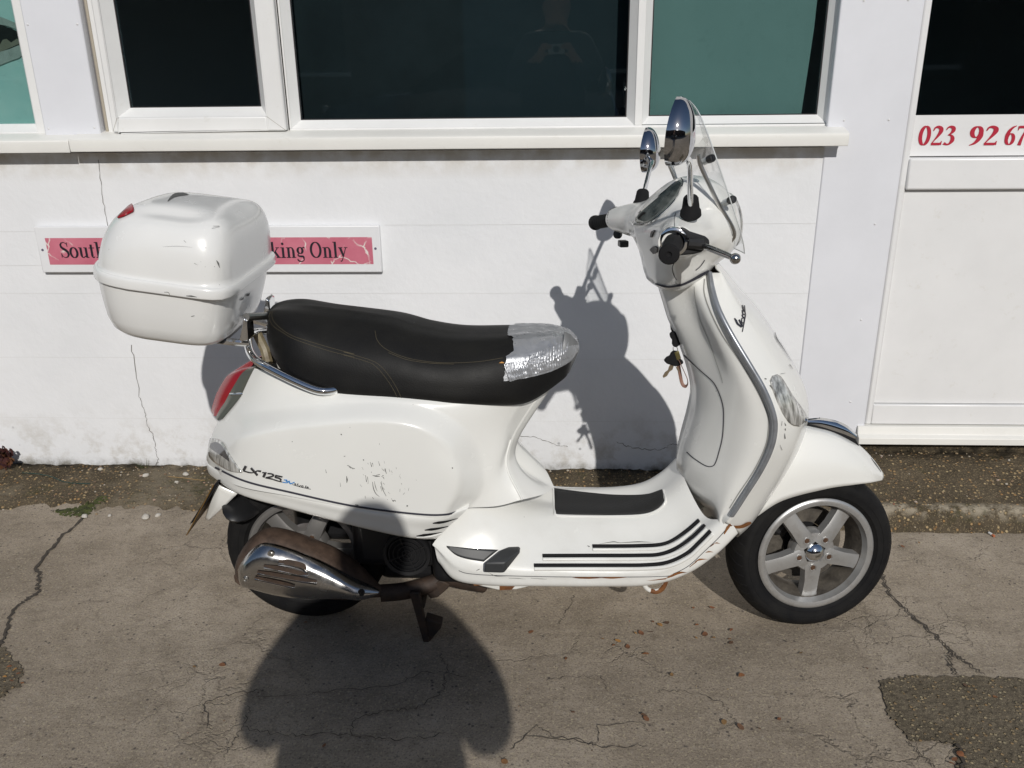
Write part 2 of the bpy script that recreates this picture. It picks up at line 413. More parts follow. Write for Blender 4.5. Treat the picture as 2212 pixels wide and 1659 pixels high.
ground_crack([(178, 1118), (126, 1164), (79, 1223), (85, 1255), (79, 1281), (47, 1299), (23, 1328), (9, 1375), (-20, 1420)], .015, 5, .0055)
ground_crack([(1904, 1232), (1924, 1285), (1975, 1331), (2027, 1377), (2057, 1408), (2083, 1428), (2128, 1458)], .011, 8, .0062)
ground_crack([(2057, 1408), (2052, 1428), (2068, 1460)], .009, 9, .0069)
ground_crack([(1960, 1600), (1985, 1625), (2020, 1659)], .006, 10, .0055)
ground_crack([(2068, 1605), (2080, 1640), (2085, 1680)], .014, 11, .0075)
ground_crack([(1240, 1285), (1236, 1300), (1215, 1335), (1205, 1350)], .004, 12)
ground_crack([(560, 1490), (500, 1500), (445, 1515), (445, 1575)], .006, 13)
ground_crack([(540, 1520), (530, 1560), (505, 1600), (480, 1640)], .004, 14)
ground_crack([(520, 1570), (620, 1590), (680, 1585), (800, 1590), (860, 1600), (960, 1585)], .005, 15)
ground_crack([(560, 1505), (660, 1500), (690, 1495), (850, 1480), (920, 1450), (1010, 1460)], .004, 16)
ground_crack([(760, 1590), (765, 1550), (840, 1535), (900, 1530), (960, 1490), (965, 1440), (950, 1410)], .005, 17)
ground_crack([(1100, 1620), (1160, 1565), (1190, 1590), (1260, 1600), (1300, 1615), (1400, 1610)], .005, 18)
ground_crack([(1135, 1590), (1290, 1605), (1290, 1565), (1390, 1560), (1395, 1580)], .004, 19)
ground_crack([(1180, 1470), (1230, 1462), (1300, 1460), (1310, 1490)], .003, 20)
ground_crack([(1420, 1500), (1430, 1490), (1480, 1492), (1560, 1515), (1590, 1560), (1540, 1590)], .003, 21)
ground_crack([(1840, 1310), (1865, 1300), (1880, 1370), (1900, 1395)], .003, 22)
tag(obj('ground_crack', gc, M['crackg'], None, 0), 'long dark earth filled cracks running across the concrete', 'cracks', kind='structure')

# ---------------------------------------------------------------- the building
BLD = thing('building', 'white painted office front with plastic windows and a glazed door', 'building', (0, YW, 0))
def X(px, py, d=0.0): return on_y(px, py, YW+d).x
def Z(px, py, d=0.0): return on_y(px, py, YW+d).z
wl = MB()
xr = X(1765, 700)                                    # the masonry stops at the cladding beside the door
zs = Z(900, 318)-.01
wl.span(-4.2, xr, YW, YW+.25, -.1, zs)               # under the windows
wl.span(-4.2, 4.2, YW+.01, YW+.25, 2.35, 4.2)        # above them
wl.span(1.98, 4.2, YW+.005, YW+.25, -.1, 2.35)
wall = obj('wall', wl, M['wall'], BLD, bevel=0)
# hairline block joints and cracks
jm = MB()
for py, x0, x1 in ((484, 830, 1790), (633, -60, 1760), (774, -60, 1745), (906, -60, 1470), (573, -40, 95), (500, -40, 80)):
    z = Z((x0+x1)/2, py); p = [Vector((X(x0, py)+(X(x1, py)-X(x0, py))*i/40, YW-.0012, z+.0012*nz(i, py, .7))) for i in range(41)]
    jm.grid([[a+Vector((0, 0, .0006+.0004*nz(a.x, py, 9))) for a in p], [a-Vector((0, 0, .0006)) for a in p]])
obj('mortar_joint', jm, M['joint'], BLD, 0)
def wall_crack(px, wd, seed, amp=.004):
    p = [on_y(x, y, YW-.002) for x, y in px]; rnd = random.Random(seed); q = []
    for a, b in zip(p, p[1:]):
        for i in range(9): q.append(a.lerp(b, i/9)+Vector((rnd.uniform(-amp, amp), 0, rnd.uniform(-amp, amp)))*(1 if i else 0))
    q.append(p[-1]); m = len(q); A, B = [], []
    for i, a in enumerate(q):
        t = (q[min(i+1, m-1)]-q[max(0, i-1)]).normalized(); n = Vector((-t.z, 0, t.x)); ww = wd*.72*rnd.uniform(.4, 1.25); A.append(a+n*ww/2); B.append(a-n*ww/2)
    cm = MB(); cm.grid([A, B]); obj('wall_crack', cm, M['crack'], BLD, 0)
wall_crack([(212, 345), (222, 430), (236, 500)], .0022, 1, .002)
wall_crack([(284, 745), (300, 850), (313, 892), (318, 920), (330, 940), (335, 965), (342, 990), (338, 1006)], .0028, 2, .004)
wall_crack([(1105, 941), (1157, 944), (1202, 962), (1226, 965)], .0022, 3, .002)
wall_crack([(1332, 954), (1365, 968), (1426, 972), (1454, 958), (1475, 965)], .0026, 4, .004)
# dark room behind the glass
rm = MB(); rm.span(-4.1, 4.1, 6.0, 6.05, -.1, 3.2); rm.span(-4.1, 4.1, YW+.3, 6.0, -.12, -.1); rm.span(-4.1, 4.1, YW+.3, 6.0, 3.2, 3.25); rm.span(-4.15, -4.1, YW+.3, 6, -.1, 3.2); rm.span(4.1, 4.15, YW+.3, 6, -.1, 3.2)
obj('room', rm, M['room'], BLD, 0)


def bar(mb, x0, x1, z0, z1, y0, y1): mb.span(x0, x1, YW+y0, YW+y1, z0, z1)
ZT = 2.33                                            # head of the windows and the door
def frame_ring(mb, x0, x1, z0, z1, wl_, wr, wb, wt, y0, y1):
    bar(mb, x0, x0+wl_, z0, z1, y0, y1); bar(mb, x1-wr, x1, z0, z1, y0, y1)
    bar(mb, x0+wl_, x1-wr, z0, z0+wb, y0, y1); bar(mb, x0+wl_, x1-wr, z1-wt, z1, y0, y1)
def bead_ring(mb, x0, x1, z0, z1, w_, y0, y1):       # sloped glazing bead round a pane: outer edge at y0, inner edge at y1
    o = [Vector((x, YW+y0, z)) for x, z in ((x0, z0), (x1, z0), (x1, z1), (x0, z1))]
    i = [Vector((x, YW+y1, z)) for x, z in ((x0+w_, z0+w_), (x1-w_, z0+w_), (x1-w_, z1-w_), (x0+w_, z1-w_))]
    b = [p+Vector((0, .02, 0)) for p in i]
    mb.grid([o, i, b], cu=True)
def pane(name, x0, x1, z0, z1, d, par, m=None):
    p = MB(); p.span(x0, x1, YW+d, YW+d+.006, z0, z1); return obj(name, p, m or M['glass'], par, 0)
# --- main window: frame, opening sash, fixed panes
DF, DG = .012, .050                                  # frame face and glass, behind the wall face
xl = X(236, 290, DF); xrw = X(1790, 270, DF); zb = Z(1000, 296, DF)
WIN = obj('window', MB().span(xl, xrw, YW+.085, YW+.088, ZT-.02, ZT), M['upvc'], BLD, 0)
g1l, g1r, g1b = X(281.8, 231, DG-.02), X(565, 230, DG-.02), Z(420, 231.5, DG-.02)
g2l, g2r, g2b = X(650.8, 260, DG), X(1353, 252.7, DG), Z(1000, 256, DG)
g3l, g3r, g3b = X(1400.7, 250.5, DG), X(1764, 247.6, DG), Z(1580, 249, DG)
fr = MB(); BW = .022
sx1 = X(619, 280, -.01)                              # right edge of the opening sash
frame_ring(fr, xl, xrw, zb, ZT, .05, xrw-g3r-BW, g2b-BW-zb, .05, DF, DF+.07)
bar(fr, sx1-.02, g2l-BW, g2b-BW, ZT-.05, DF, DF+.07)
bar(fr, g2r+BW, g3l-BW, g2b-BW, ZT-.05, DF, DF+.07)
obj('window_frame', fr, M['upvc'], WIN, 30, bevel=.002)
bd = MB(); bead_ring(bd, g2l-BW, g2r+BW, g2b-BW, ZT-.05, BW, DF+.004, DG-.004); bead_ring(bd, g3l-BW, g3r+BW, g3b-BW, ZT-.05, BW, DF+.004, DG-.004)
obj('glazing_bead', bd, M['upvc'], WIN, 30)
sh = MB(); sxl = X(243, 282, -.012); szb = Z(430, 284, -.012)
frame_ring(sh, sxl, sx1, szb, ZT-.02, g1l-.026-sxl, sx1-g1r-.026, g1b-.026-szb, .05, -.014, DF-.002)
obj('sash', sh, M['upvc'], WIN, 30, bevel=.005)
bd = MB(); bead_ring(bd, g1l-.026, g1r+.026, g1b-.026, ZT-.07, .026, -.010, DG-.022); obj('glazing_bead', bd, M['upvc'], WIN, 30)
ln = MB(); bar(ln, sxl, sx1, szb-.004, szb-.001, DF-.003, DF+.001)
bar(ln, sx1+.001, sx1+.004, szb, ZT-.03, DF-.003, DF+.001); obj('shadow_gap', ln, M['gap'], WIN, 0)
for a in ((g1l-.02, g1r+.02, g1b-.02, ZT-.08, DG-.02), (g2l-.02, g2r+.02, g2b-.02, ZT-.06, DG), (g3l-.02, g3r+.02, g3b-.02, ZT-.06, DG)): pane('pane', *a, WIN)
bl = MB(); xb0 = g3l-.03; nb = 14
zt = ZT-.06; rows = []
for k in range(13):
    z = g3b-.03+(zt-g3b+.03)*k/12; xe = X(1729, 250, .09)+.014*min(1, max(0, z-g3b)/.25)**.7
    rows.append([Vector((xb0+(xe-xb0)*j/10, YW+.088+.0025*math.sin(j*1.3+k), z)) for j in range(11)])
bl.grid(rows); obj('blind', bl, M['film'], WIN, 60)
M['pane_reflection'] = mat('dark blue grey curtain', (.02, .03, .035), .8); q = N(M['pane_reflection']); xm = X(1003, 150, .16)
c = q.mix(q.mr(q.sep()[0], xm-.006, xm+.006), (.0100, .0145, .0190), (.015, .026, .036)); c = q.mix(q.mr(q.noise(3.5, 6, .7), .42, .72, 0, .5), c, (.032, .042, .050)); q.color(c)  # added sheet; its tone step paints in the pane's reflection edge
bl = MB(); xa_, xb_ = g2l-.06, g2r+.06; bl.grid([[Vector((xa_+(xb_-xa_)*j/60, YW+.16+.002*math.sin(j*.5), z)) for j in range(61)] for z in (1.0, 1.6, ZT)]); obj('reflection_sheet', bl, M['pane_reflection'], WIN, 60)
for a_ in ((g1l, g1r, g1b, ZT-.08, DG-.0215), (g2l, g2r, g2b, ZT-.05, DG-.0035), (g3l, g3r, g3b, ZT-.05, DG-.0035)):
    rs_ = MB(); frame_ring(rs_, a_[0]-.002, a_[1]+.002, a_[2]-.002, a_[3], .0055, .0055, .0050, .005, a_[4], a_[4]+.004); obj('rubber_seal', rs_, M['gap'], WIN, 0)
for p_, q_ in (((sxl+.002, szb+.002), (g1l-.027, g1b-.027)), ((sx1-.002, szb+.002), (g1r+.027, g1b-.027))):
    u_ = Vector((p_[0], YW-.0146, p_[1])); v_ = Vector((q_[0], YW-.0146, q_[1])); n_ = Vector((-(v_-u_).z, 0, (v_-u_).x)).normalized()*.0007
    mi_ = MB(); mi_.grid([[u_+n_, v_+n_], [u_-n_, v_-n_]]); obj('mitre_joint', mi_, M['joint2'], WIN, 0)
# --- second window at the left
w2r = X(97, 300, DF); w2zb = Z(50, 300, DF)
WIN2 = obj('window', MB().span(w2r-1.2, w2r, YW+.085, YW+.088, ZT-.02, ZT), M['upvc'], BLD, 0); WIN2['label'] = 'window with torn green film at the left edge'
h2r, h2b = X(88, 267, DG), Z(40, 267.5, DG)
fr = MB(); frame_ring(fr, w2r-1.2, w2r+.02, w2zb, ZT, .05, w2r+.02-h2r-.006, h2b-BW-w2zb, .05, DF, DF+.07); obj('window_frame', fr, M['upvc'], WIN2, 30, bevel=.002)
bd = MB(); bead_ring(bd, w2r-1.15, h2r+.006, h2b-BW, ZT-.05, BW, DF+.003, DG-.004); obj('glazing_bead', bd, M['upvc'], WIN2, 30)
pane('pane', w2r-1.16, h2r+.01, h2b-.02, ZT-.06, DG, WIN2)
fl = MB(); fl.span(w2r-1.16, h2r+.03, YW+.064, YW+.067, h2b-.02, ZT-.06); obj('film', fl, M['film2'], WIN2, 0)
def flat_poly(px, d, m, name, par, dz=.0008):
    p = [on_y(x, y, YW+d) for x, y in px]; b = MB(); b.v = p; b.f = [tuple(range(len(p)))]; return obj(name, b, m, par, 0, solid=dz)
flat_poly([(-40, 52), (0, 52), (14, 58), (22, 60), (34, 66), (45, 70), (52, 73), (55, 95), (40, 99), (22, 107), (0, 116), (-40, 125)], .0615, M['darkhole'], 'torn_hole', WIN2)
flat_poly([(-40, 33), (0, 36), (16, 42), (30, 48), (42, 54), (46, 66), (34, 63), (16, 56), (0, 53), (-40, 50)], .0600, M['tear'], 'torn_edge', WIN2)
flat_poly([(-40, 118), (0, 112), (20, 106), (40, 98), (50, 96), (53, 115), (40, 126), (22, 132), (0, 141), (-40, 150)], .0600, M['tear'], 'torn_edge', WIN2)
M['rubble'] = m_film('dusty filler', (.20, .18, .13), (.30, .28, .22), 12)
flat_poly([(-40, 96), (0, 96), (6, 86), (14, 84), (24, 92), (36, 84), (52, 82), (54, 92), (38, 96), (20, 104), (0, 112), (-40, 120)], .0607, M['rubble'], 'filler', WIN2)
# --- sills
def sill(x0, x1, zf, name='window_sill'):
    s = MB(); pr = [(YW+.03, zf+.034), (YW-.052, zf+.020), (YW-.064, zf+.014), (YW-.066, zf+.004), (YW-.064, zf-.022), (YW-.060, zf-.022), (YW-.058, zf-.002), (YW+.03, zf+.008)]
    s.prism([Vector((x0, y, z)) for y, z in pr], (x1-x0, 0, 0)); return obj(name, s, M['sill'], BLD, 30, bevel=.0025)
zf = Z(900, 323, -.066)+.022; sx = X(152, 330, -.066); sr = X(1834, 305, -.066)
sill(sx, sr, zf); sill(-4.0, sx-.0015, zf-.002)
# --- cladding sheets with rivets, dirty channels beside the window
cl = MB(); c0, c1 = X(100, 300, -.006), X(220, 300, -.006)
cl.span(c0, c1, YW-.008, YW+.05, Z(160, 306, -.008), 2.4); P1 = obj('cladding_panel', cl, M['clad'], BLD, 30, bevel=.004)
cl = MB(); c2, c3 = X(1752, 600, -.012), X(1943, 408, -.012)
cl.span(c2, c3, YW-.004, YW+.05, Z(1800, 905, -.012)-.06, 2.4); P2 = obj('cladding_panel', cl, M['clad'], BLD, 30, bevel=.004)
for pts, par, d in ((((60, 53), (167, 52), (105, 278), (204, 276)), P1, -.008), (((1823, 260), (1920, 259), (1890, 484), (1860, 691), (1837, 868), (1866, 1), (1962, 0)), P2, -.004)):
    for x, y in pts:
        r = MB(); r.lathe([(.0001, .0022), (.0022, .0018), (.0034, .0006), (.0036, -.001)], on_y(x, y, YW+d), (0, -1, 0), 14); obj('rivet', r, M['rivet'], par, 60)
ch = MB(); bar(ch, c1, xl, Z(225, 306, .03), 2.4, .03, .06); obj('channel', ch, M['grime'], BLD, 0); ch = MB(); bar(ch, xrw, X(1803, 290, 0), Z(1797, 290, .03), 2.4, .03, .06); obj('channel', ch, M['grime'], BLD, 0)
ch = MB(); xa, xb_ = c1+.006, xl-.005
M['strip'] = m_plastic_white('grimy trim', (.40, .36, .29), .5)
for x_, r_ in ((xa+.004, .006), (xa+.017, .006), (xrw+.006, .005)): obj('trim_strip', MB().tube([(x_, YW+.021, zf+.03), (x_, YW+.021, 2.4)], r_, 8), M['strip'], BLD, 60)
# --- door
DOOR = obj('door', MB().span(X(1975, 200, .06), 1.95, YW+.06, YW+.09, ZT-.04, ZT), M['upvc2'], BLD, 0)
dl = X(1968, 250, .012); st = MB()
dg = X(1972, 247, .03); zmid0, zmid1 = Z(2050, 410, .0), Z(2050, 341, .0); zp = Z(2060, 874, .006); zt0, zt1 = Z(2050, 919, 0), Z(2050, 945, -.03); zt2 = Z(2050, 961, -.035)
bar(st, c3+.002, dg, zt0, ZT, .002, .06); obj('door_stile', st, M['upvc2'], DOOR, 30, bevel=.006)
ra = MB(); bar(ra, dg-.003, 1.95, zmid0, zmid1, -.006, .05); obj('mid_rail', ra, M['upvc2'], DOOR, 30, bevel=.006)
ra = MB(); bar(ra, dg-.003, 1.95, zt0+.003, zp, .0, .05); obj('bottom_rail', ra, M['upvc2'], DOOR, 30, bevel=.003)
lp = MB(); bar(lp, dg, 1.95, zp+.003, zmid0-.003, .012, .03); obj('lower_panel', lp, M['upvc2'], DOOR, 0)
gp = MB(); bar(gp, dg+.0015, 1.95, zmid1+.003, Z(2060, 248, .03), .024, .03); NUMP = obj('number_panel', gp, M['upvc2'], DOOR, 0)
pane('pane', dg, 1.95, Z(2060, 250, .03), ZT-.03, .03, DOOR)
for a_, b_ in ((zmid1-.002, zmid1+.004), (zp-.001, zp+.005), (zmid0-.006, zmid0)): dk = MB(); bar(dk, dg-.001, 1.95, a_, b_, .0285, .0315); obj('seal', dk, M['gap'], DOOR, 0)
th = MB(); pr = [(YW+.03, zt0), (YW-.012, zt0), (YW-.020, zt1+.004), (YW-.036, zt1-.002), (YW-.038, zt2), (YW+.03, zt2)]
th.prism([Vector((c3-.025, y, z)) for y, z in pr], (1.1, 0, 0)); obj('threshold', th, M['sill'], DOOR, 30, bevel=.002)
un = MB(); un.span(c2, 1.98, YW-.0, YW+.2, -.1, zt2); obj('door_footing', un, M['apron'], DOOR, 0)

# ---------------------------------------------------------------- serif lettering drawn as strokes
def arc(cx, cy, rx, ry, a0, a1, n=18): return [(cx+rx*math.cos(math.radians(a0+(a1-a0)*i/n)), cy+ry*math.sin(math.radians(a0+(a1-a0)*i/n))) for i in range(n+1)]
TH, TN = .135, .045
G = {   # strokes: list of (points, widths or None); rectangles as ('r', x0, y0, x1, y1); advance
 'S': ([([(.50, .70), (.46, .90), (.31, .985), (.17, .95), (.10, .83), (.13, .68), (.25, .57), (.38, .48), (.48, .36), (.50, .20), (.42, .06), (.28, .015), (.14, .08), (.07, .30)], [.03, .045, .05, .07, .11, .14, .16, .16, .15, .12, .08, .05, .045, .03]), ('r', .475, .70, .51, .98), ('r', .06, .02, .095, .30)], .58),
 'o': ([(arc(.26, .335, .20, .32, 90, 450, 28), None)], .54),
 'u': ([('r', .09, .14, .225, .66), ('r', .02, .62, .16, .665), (arc(.245, .17, .09, .15, 180, 300, 12), [.13, .10, .05, .05]), ('r', .40, .02, .535, .66), ('r', .33, .62, .46, .665), ('r', .46, 0, .60, .045), ([(.29, .035), (.41, .12)], [.05, .05])], .62),
 't': ([('r', .11, .12, .245, .84), ('r', .02, .60, .36, .65), (arc(.25, .15, .075, .13, 180, 330, 12), [.13, .09, .05, .04])], .38),
 'h': ([('r', .10, 0, .235, 1.0), ('r', .02, .955, .18, 1.0), ('r', .03, 0, .31, .045), (arc(.30, .46, .13, .19, 150, 0, 14), [.04, .06, .13]), ('r', .375, 0, .51, .47), ('r', .33, 0, .58, .045)], .61),
 'P': ([('r', .10, 0, .255, 1.0), ('r', .02, 0, .35, .045), ('r', .02, .955, .30, 1.0), (arc(.30, .745, .21, .235, 90, -90, 18), [.05, .14, .15, .14, .05]), ('r', .2, .49, .31, .535)], .60),
 'a': ([([(.07, .52), (.12, .62), (.23, .655), (.32, .61)], [.09, .07, .05, .08]), ('r', .275, .08, .41, .58), ([(.30, .38), (.16, .33), (.08, .22), (.08, .11), (.17, .03), (.29, .10)], [.04, .07, .12, .13, .08, .05]), ('r', .38, .0, .49, .05)], .50),
 'r': ([('r', .09, 0, .225, .66), ('r', .02, .615, .16, .66), ('r', .02, 0, .32, .045), ([(.2, .50), (.29, .62), (.39, .60)], [.04, .06, .13])], .43),
 'k': ([('r', .09, 0, .225, 1.0), ('r', .01, .955, .16, 1.0), ('r', .02, 0, .30, .045), ([(.21, .27), (.44, .62)], [.05, .05]), ([(.27, .40), (.48, .02)], [.13, .14]), ('r', .33, .615, .55, .66), ('r', .34, 0, .60, .045)], .60),
 'i': ([('r', .09, 0, .225, .66), ('r', .02, .615, .16, .66), ('r', .02, 0, .30, .045), (arc(.155, .88, .035, .04, 0, 360, 14), [.085]*2)], .32),
 'n': ([('r', .09, 0, .225, .66), ('r', .02, .615, .16, .66), ('r', .02, 0, .29, .045), (arc(.295, .46, .13, .19, 150, 0, 14), [.04, .06, .13]), ('r', .37, 0, .505, .47), ('r', .32, 0, .575, .045)], .60),
 'g': ([(arc(.235, .46, .14, .19, 90, 450, 24), None), ([(.15, .27), (.09, .19), (.13, .12), (.26, .09), (.38, .08), (.44, -.02)], [.04, .07, .09, .12, .12, .08]), (arc(.25, -.09, .185, .135, 40, -190, 20), [.09, .05, .05, .09, .06]), ([(.36, .60), (.43, .66), (.50, .63)], [.05, .05, .1])], .54),
 'O': ([(arc(.35, .5, .275, .475, 90, 450, 32), None)], .73),
 'l': ([('r', .09, 0, .225, 1.0), ('r', .02, .955, .16, 1.0), ('r', .02, 0, .30, .045)], .32),
 'y': ([([(.12, .64), (.29, .10)], [.14, .12]), ([(.45, .64), (.26, .02), (.19, -.18), (.10, -.22)], [.05, .05, .05, .08]), ('r', .01, .615, .26, .66), ('r', .34, .615, .55, .66)], .56),
 '0': ([(arc(.25, .5, .175, .475, 90, 450, 32), None)], .52),
 '2': ([([(.06, .74), (.12, .90), (.24, .94), (.36, .86), (.37, .70), (.28, .48), (.16, .26), (.06, .07)], [.03, .07, .12, .15, .15, .10, .05, .04]), ('r', .05, 0, .42, .13), ([(.42, .02), (.47, .22)], [.10, .02])], .52),
 '3': ([([(.07, .78), (.13, .91), (.24, .945), (.35, .88), (.36, .74), (.28, .61), (.17, .52)], [.03, .06, .11, .14, .14, .08, .03]), ([(.17, .52), (.30, .50), (.38, .38), (.38, .22), (.28, .06), (.16, .04), (.05, .10)], [.03, .08, .14, .15, .08, .08, .13])], .50),
 '9': ([(arc(.25, .68, .155, .275, 90, 450, 28), None), ([(.40, .70), (.40, .48), (.33, .25), (.22, .09), (.07, 0)], [.14, .15, .13, .09, .03])], .52),
 '6': ([(arc(.26, .32, .155, .275, 90, 450, 28), None), ([(.11, .32), (.11, .52), (.18, .75), (.30, .91), (.45, 1.0)], [.14, .15, .13, .09, .03])], .52),
 '7': ([('r', .06, .87, .44, 1.0), ([(.06, .98), (.03, .76)], [.08, .02]), ([(.42, .90), (.28, .45), (.20, 0)], [.05, .09, .14])], .50),
 ' ': ([], .26),
}
def lettering(text, org, ux, uz, size, sx=1.0, track=0.0, wk=1.0):
    """text as thin flat strokes; org = foot of the first letter, ux / uz = directions along the line and up"""
    mb = MB(); x = 0.0; n = ux.cross(uz).normalized(); lay = 0
    def P(u, v): return org + ux*((x+u)*size*sx) + uz*(v*size) + n*(.00012*lay)
    for chx in text:
        st, adv = G[chx]
        for s in st:
            lay = (lay+1) % 6
            if s[0] == 'r':
                _, a, b, c, d = s; mb.add([P(a, b), P(c, b), P(c, d), P(a, d)], [(0, 1, 2, 3)]); continue
            pts, wd = s; m = len(pts)
            if wd is not None and m < 14 and m > 2:
                q = spline([Vector((a, b, 0)) for a, b in pts], 5); pts = [(a.x, a.y) for a in q]; m = len(pts)
            A, B = [], []
            for i in range(m):
                a, b = pts[max(0, i-1)], pts[min(m-1, i+1)]; t = Vector((b[0]-a[0], b[1]-a[1])).normalized(); nn = Vector((-t.y, t.x))
                if wd is None: w_ = TN + (TH-TN)*abs(t.y)**1.3
                else:
                    f = i/(m-1)*(len(wd)-1); k = min(int(f), len(wd)-2); w_ = wd[k]+(wd[k+1]-wd[k])*(f-k)
                w_ *= wk; A.append(P(pts[i][0]+nn.x*w_/2, pts[i][1]+nn.y*w_/2)); B.append(P(pts[i][0]-nn.x*w_/2, pts[i][1]-nn.y*w_/2))
            mb.grid([A, B])
        x += adv+track
    return mb, x*size*sx
M['red'] = mat('red vinyl', (.44, .02, .045), .4)
ux, uz = Vector((1, 0, 0)), Vector((.03, 0, 1)).normalized()
a = on_y(1981, 314, YW+.0225); hgt = Z(2000, 272, .0225)-Z(2000, 314, .0225)
t1, _ = lettering('023', a, ux, uz, hgt, (X(2060, 300, .02)-X(1981, 300, .02))/hgt/1.52, 0, 1.15)
a = on_y(2089, 314, YW+.0225); t2, _ = lettering('92', a, ux, uz, hgt, 1.0*(X(2153, 300, .02)-X(2089, 300, .02))/hgt/1.02, 0, 1.15)
a = on_y(2166, 314, YW+.0225); t3, _ = lettering('67', a, ux, uz, hgt, 1.16, 0, 1.15)
for t_ in (t1, t2, t3): obj('phone_number', t_, M['red'], DOOR, 0)

# ---------------------------------------------------------------- parking sign on the wall
SIGN = thing('parking_sign', 'long white board with a faded pink parking notice, screwed to the wall behind the box', 'sign', tuple(on_y(450, 540, YW-.02)))
M['signw'] = m_plastic_white('white sign board', (.78, .785, .80), .35, False)
s0, s1 = X(84, 540, -.016), X(823, 540, -.016); z0, z1 = Z(500, 588, -.016), Z(500, 488, -.016)
sb = MB(); sb.span(s0, s1, YW-.020, YW-.002, z0, z1); obj('sign_board', sb, M['signw'], SIGN, 30, bevel=.003)
M['pink'] = mat('faded pink film', (.56, .15, .21), .5); q = N(M['pink'])
c = q.ramp(q.noise(9, 5, .6), [(.3, (.50, .12, .18)), (.7, (.60, .19, .25))])
ve = q.n('VectorMath', operation='ADD'); nzn = q.n('TexNoise', Scale=18.0, Detail=4.0); q.l(q.co(), nzn.inputs['Vector']); sc = q.n('VectorMath', operation='SCALE'); sc.inputs['Scale'].default_value = .05
q.l(nzn.outputs['Color'], sc.inputs[0]); q.l(q.co(), ve.inputs[0]); q.l(sc.outputs[0], ve.inputs[1])
ck = q.math('MULTIPLY', q.mr(q.vor(13, 'DISTANCE_TO_EDGE', ve.outputs[0]), .035, .012), q.mr(q.noise(11, 3), .50, .58)); c = q.mix(ck, c, (.72, .66, .62)); q.color(c)
pk = MB(); pk.grid([[Vector((x, YW-.0206, z)) for x in (X(102, 540, -.02), X(805, 540, -.02))] for z in (Z(500, 571, -.02), Z(500, 513, -.02))]); obj('pink_film', pk, M['pink'], SIGN, 0)
M['ink'] = mat('black lettering', (.012, .01, .018), .5)
hs = Z(150, 524, -.021)-Z(150, 558, -.021)
t1, _ = lettering('South', on_y(132, 557, YW-.0214), ux, Vector((0, 0, 1)), hs, (X(209, 540, -.02)-X(133, 540, -.02))/hs/2.12)
wP = sum(G[c_][1] for c_ in 'Par'); kx = (X(753, 540, -.02)-X(585, 540, -.02))/hs/sum(G[c_][1] for c_ in 'king Only')
oP = on_y(585, 557, YW-.0214) - Vector((wP*hs*kx, 0, 0)); t2, _ = lettering('Parking Only', oP, ux, Vector((0, 0, 1)), hs, kx)

for t_ in (t1, t2): obj('sign_lettering', t_, M['ink'], SIGN, 0)
M['screw'] = mat('screw', (.12, .11, .16), .5)
for x, y in ((92, 540), (811, 537)):
    s = MB(); s.lathe([(.0001, .0012), (.004, .001), (.0045, -.001)], on_y(x, y, YW-.020), (0, -1, 0), 14); obj('screw', s, M['screw'], SIGN, 60)

# ================================================================ the scooter
def m_paint(name, col=(.80, .80, .77), dirt=.5):
    m = mat(name, col, .22, spec=.5, coat=.35); q = N(m); z = q.sep()[2]
    c = q.ramp(q.noise(4, 4), [(.3, tuple(x*.965 for x in col)), (.7, col)])
    d = q.math('MULTIPLY', q.mr(z, .42, .2), q.mr(q.noise(11, 6, .7), .42, .7)); c = q.mix(q.math('MULTIPLY', d, dirt*.5), c, (.42, .38, .31))
    sp = q.math('MULTIPLY', q.mr(q.vor(60), .09, .05), q.mr(q.noise(9, 2), .62, .66)); c = q.mix(q.math('MULTIPLY', sp, .6), c, (.12, .11, .10))
    q.color(c); q.rough(q.mr(q.noise(14, 5), .3, .75, .16, .30)); q.bump(q.noise(260, 2, .5), .015, .001); return m
M['paint'] = m_paint('white scooter paint'); M['boxpaint'] = m_paint('white box plastic', (.79, .79, .775), .2)
M['chrome'] = mat('chrome', (.78, .79, .80), .07, 1.0); q = N(M['chrome']); q.rough(q.mr(q.noise(30, 4), .4, .8, .04, .16))
M['steel'] = mat('bare steel', (.55, .54, .52), .28, 1.0)
M['silver'] = mat('silver wheel paint', (.52, .52, .52), .36, .7); q = N(M['silver']); q.color(q.mix(q.mr(q.noise(22, 6, .7), .5, .75, 0, .55), (.52, .52, .515), (.28, .25, .215)))
M['shell'] = mat('mirror shell chrome', (.52, .53, .56), .06, 1.0)
M['tyre'] = mat('tyre rubber', (.012, .012, .013), .75, spec=.22); q = N(M['tyre']); q.color(q.ramp(q.noise(18, 5), [(.35, (.005, .005, .006)), (.7, (.013, .0125, .012))]))
M['black'] = mat('black plastic', (.014, .014, .015), .42); M['matt'] = mat('matt black', (.010, .010, .011), .8, spec=.25)
M['dgrey'] = mat('dark grey plastic', (.038, .040, .042), .48)
M['line'] = mat('panel gap', (.035, .035, .05), .7); M['scratch'] = mat('black scratch', (.11, .11, .105), .8)
def m_leather():
    m = mat('black seat vinyl', (.009, .009, .0095), .54, spec=.24); q = N(m)
    q.color(q.ramp(q.noise(5, 5, .6), [(.35, (.0050, .0050, .0055)), (.7, (.0125, .012, .0105))])); q.rough(q.mr(q.noise(8, 4), .3, .7, .46, .62))
    q.bump(q.math('ADD', q.mr(q.vor(420), 0, .6), q.math('MULTIPLY', q.noise(12, 3), 1.2)), .13, .002); return m
M['seat'] = m_leather(); M['stitch'] = mat('stitch thread', (.085, .07, .04), .8)
M['tape'] = mat('silver tape', (.42, .43, .45), .36, .6); q = N(M['tape']); q.rough(q.mr(q.noise(40, 4), .3, .7, .22, .5)); q.bump(q.noise(85, 4, .6), .4, .003)
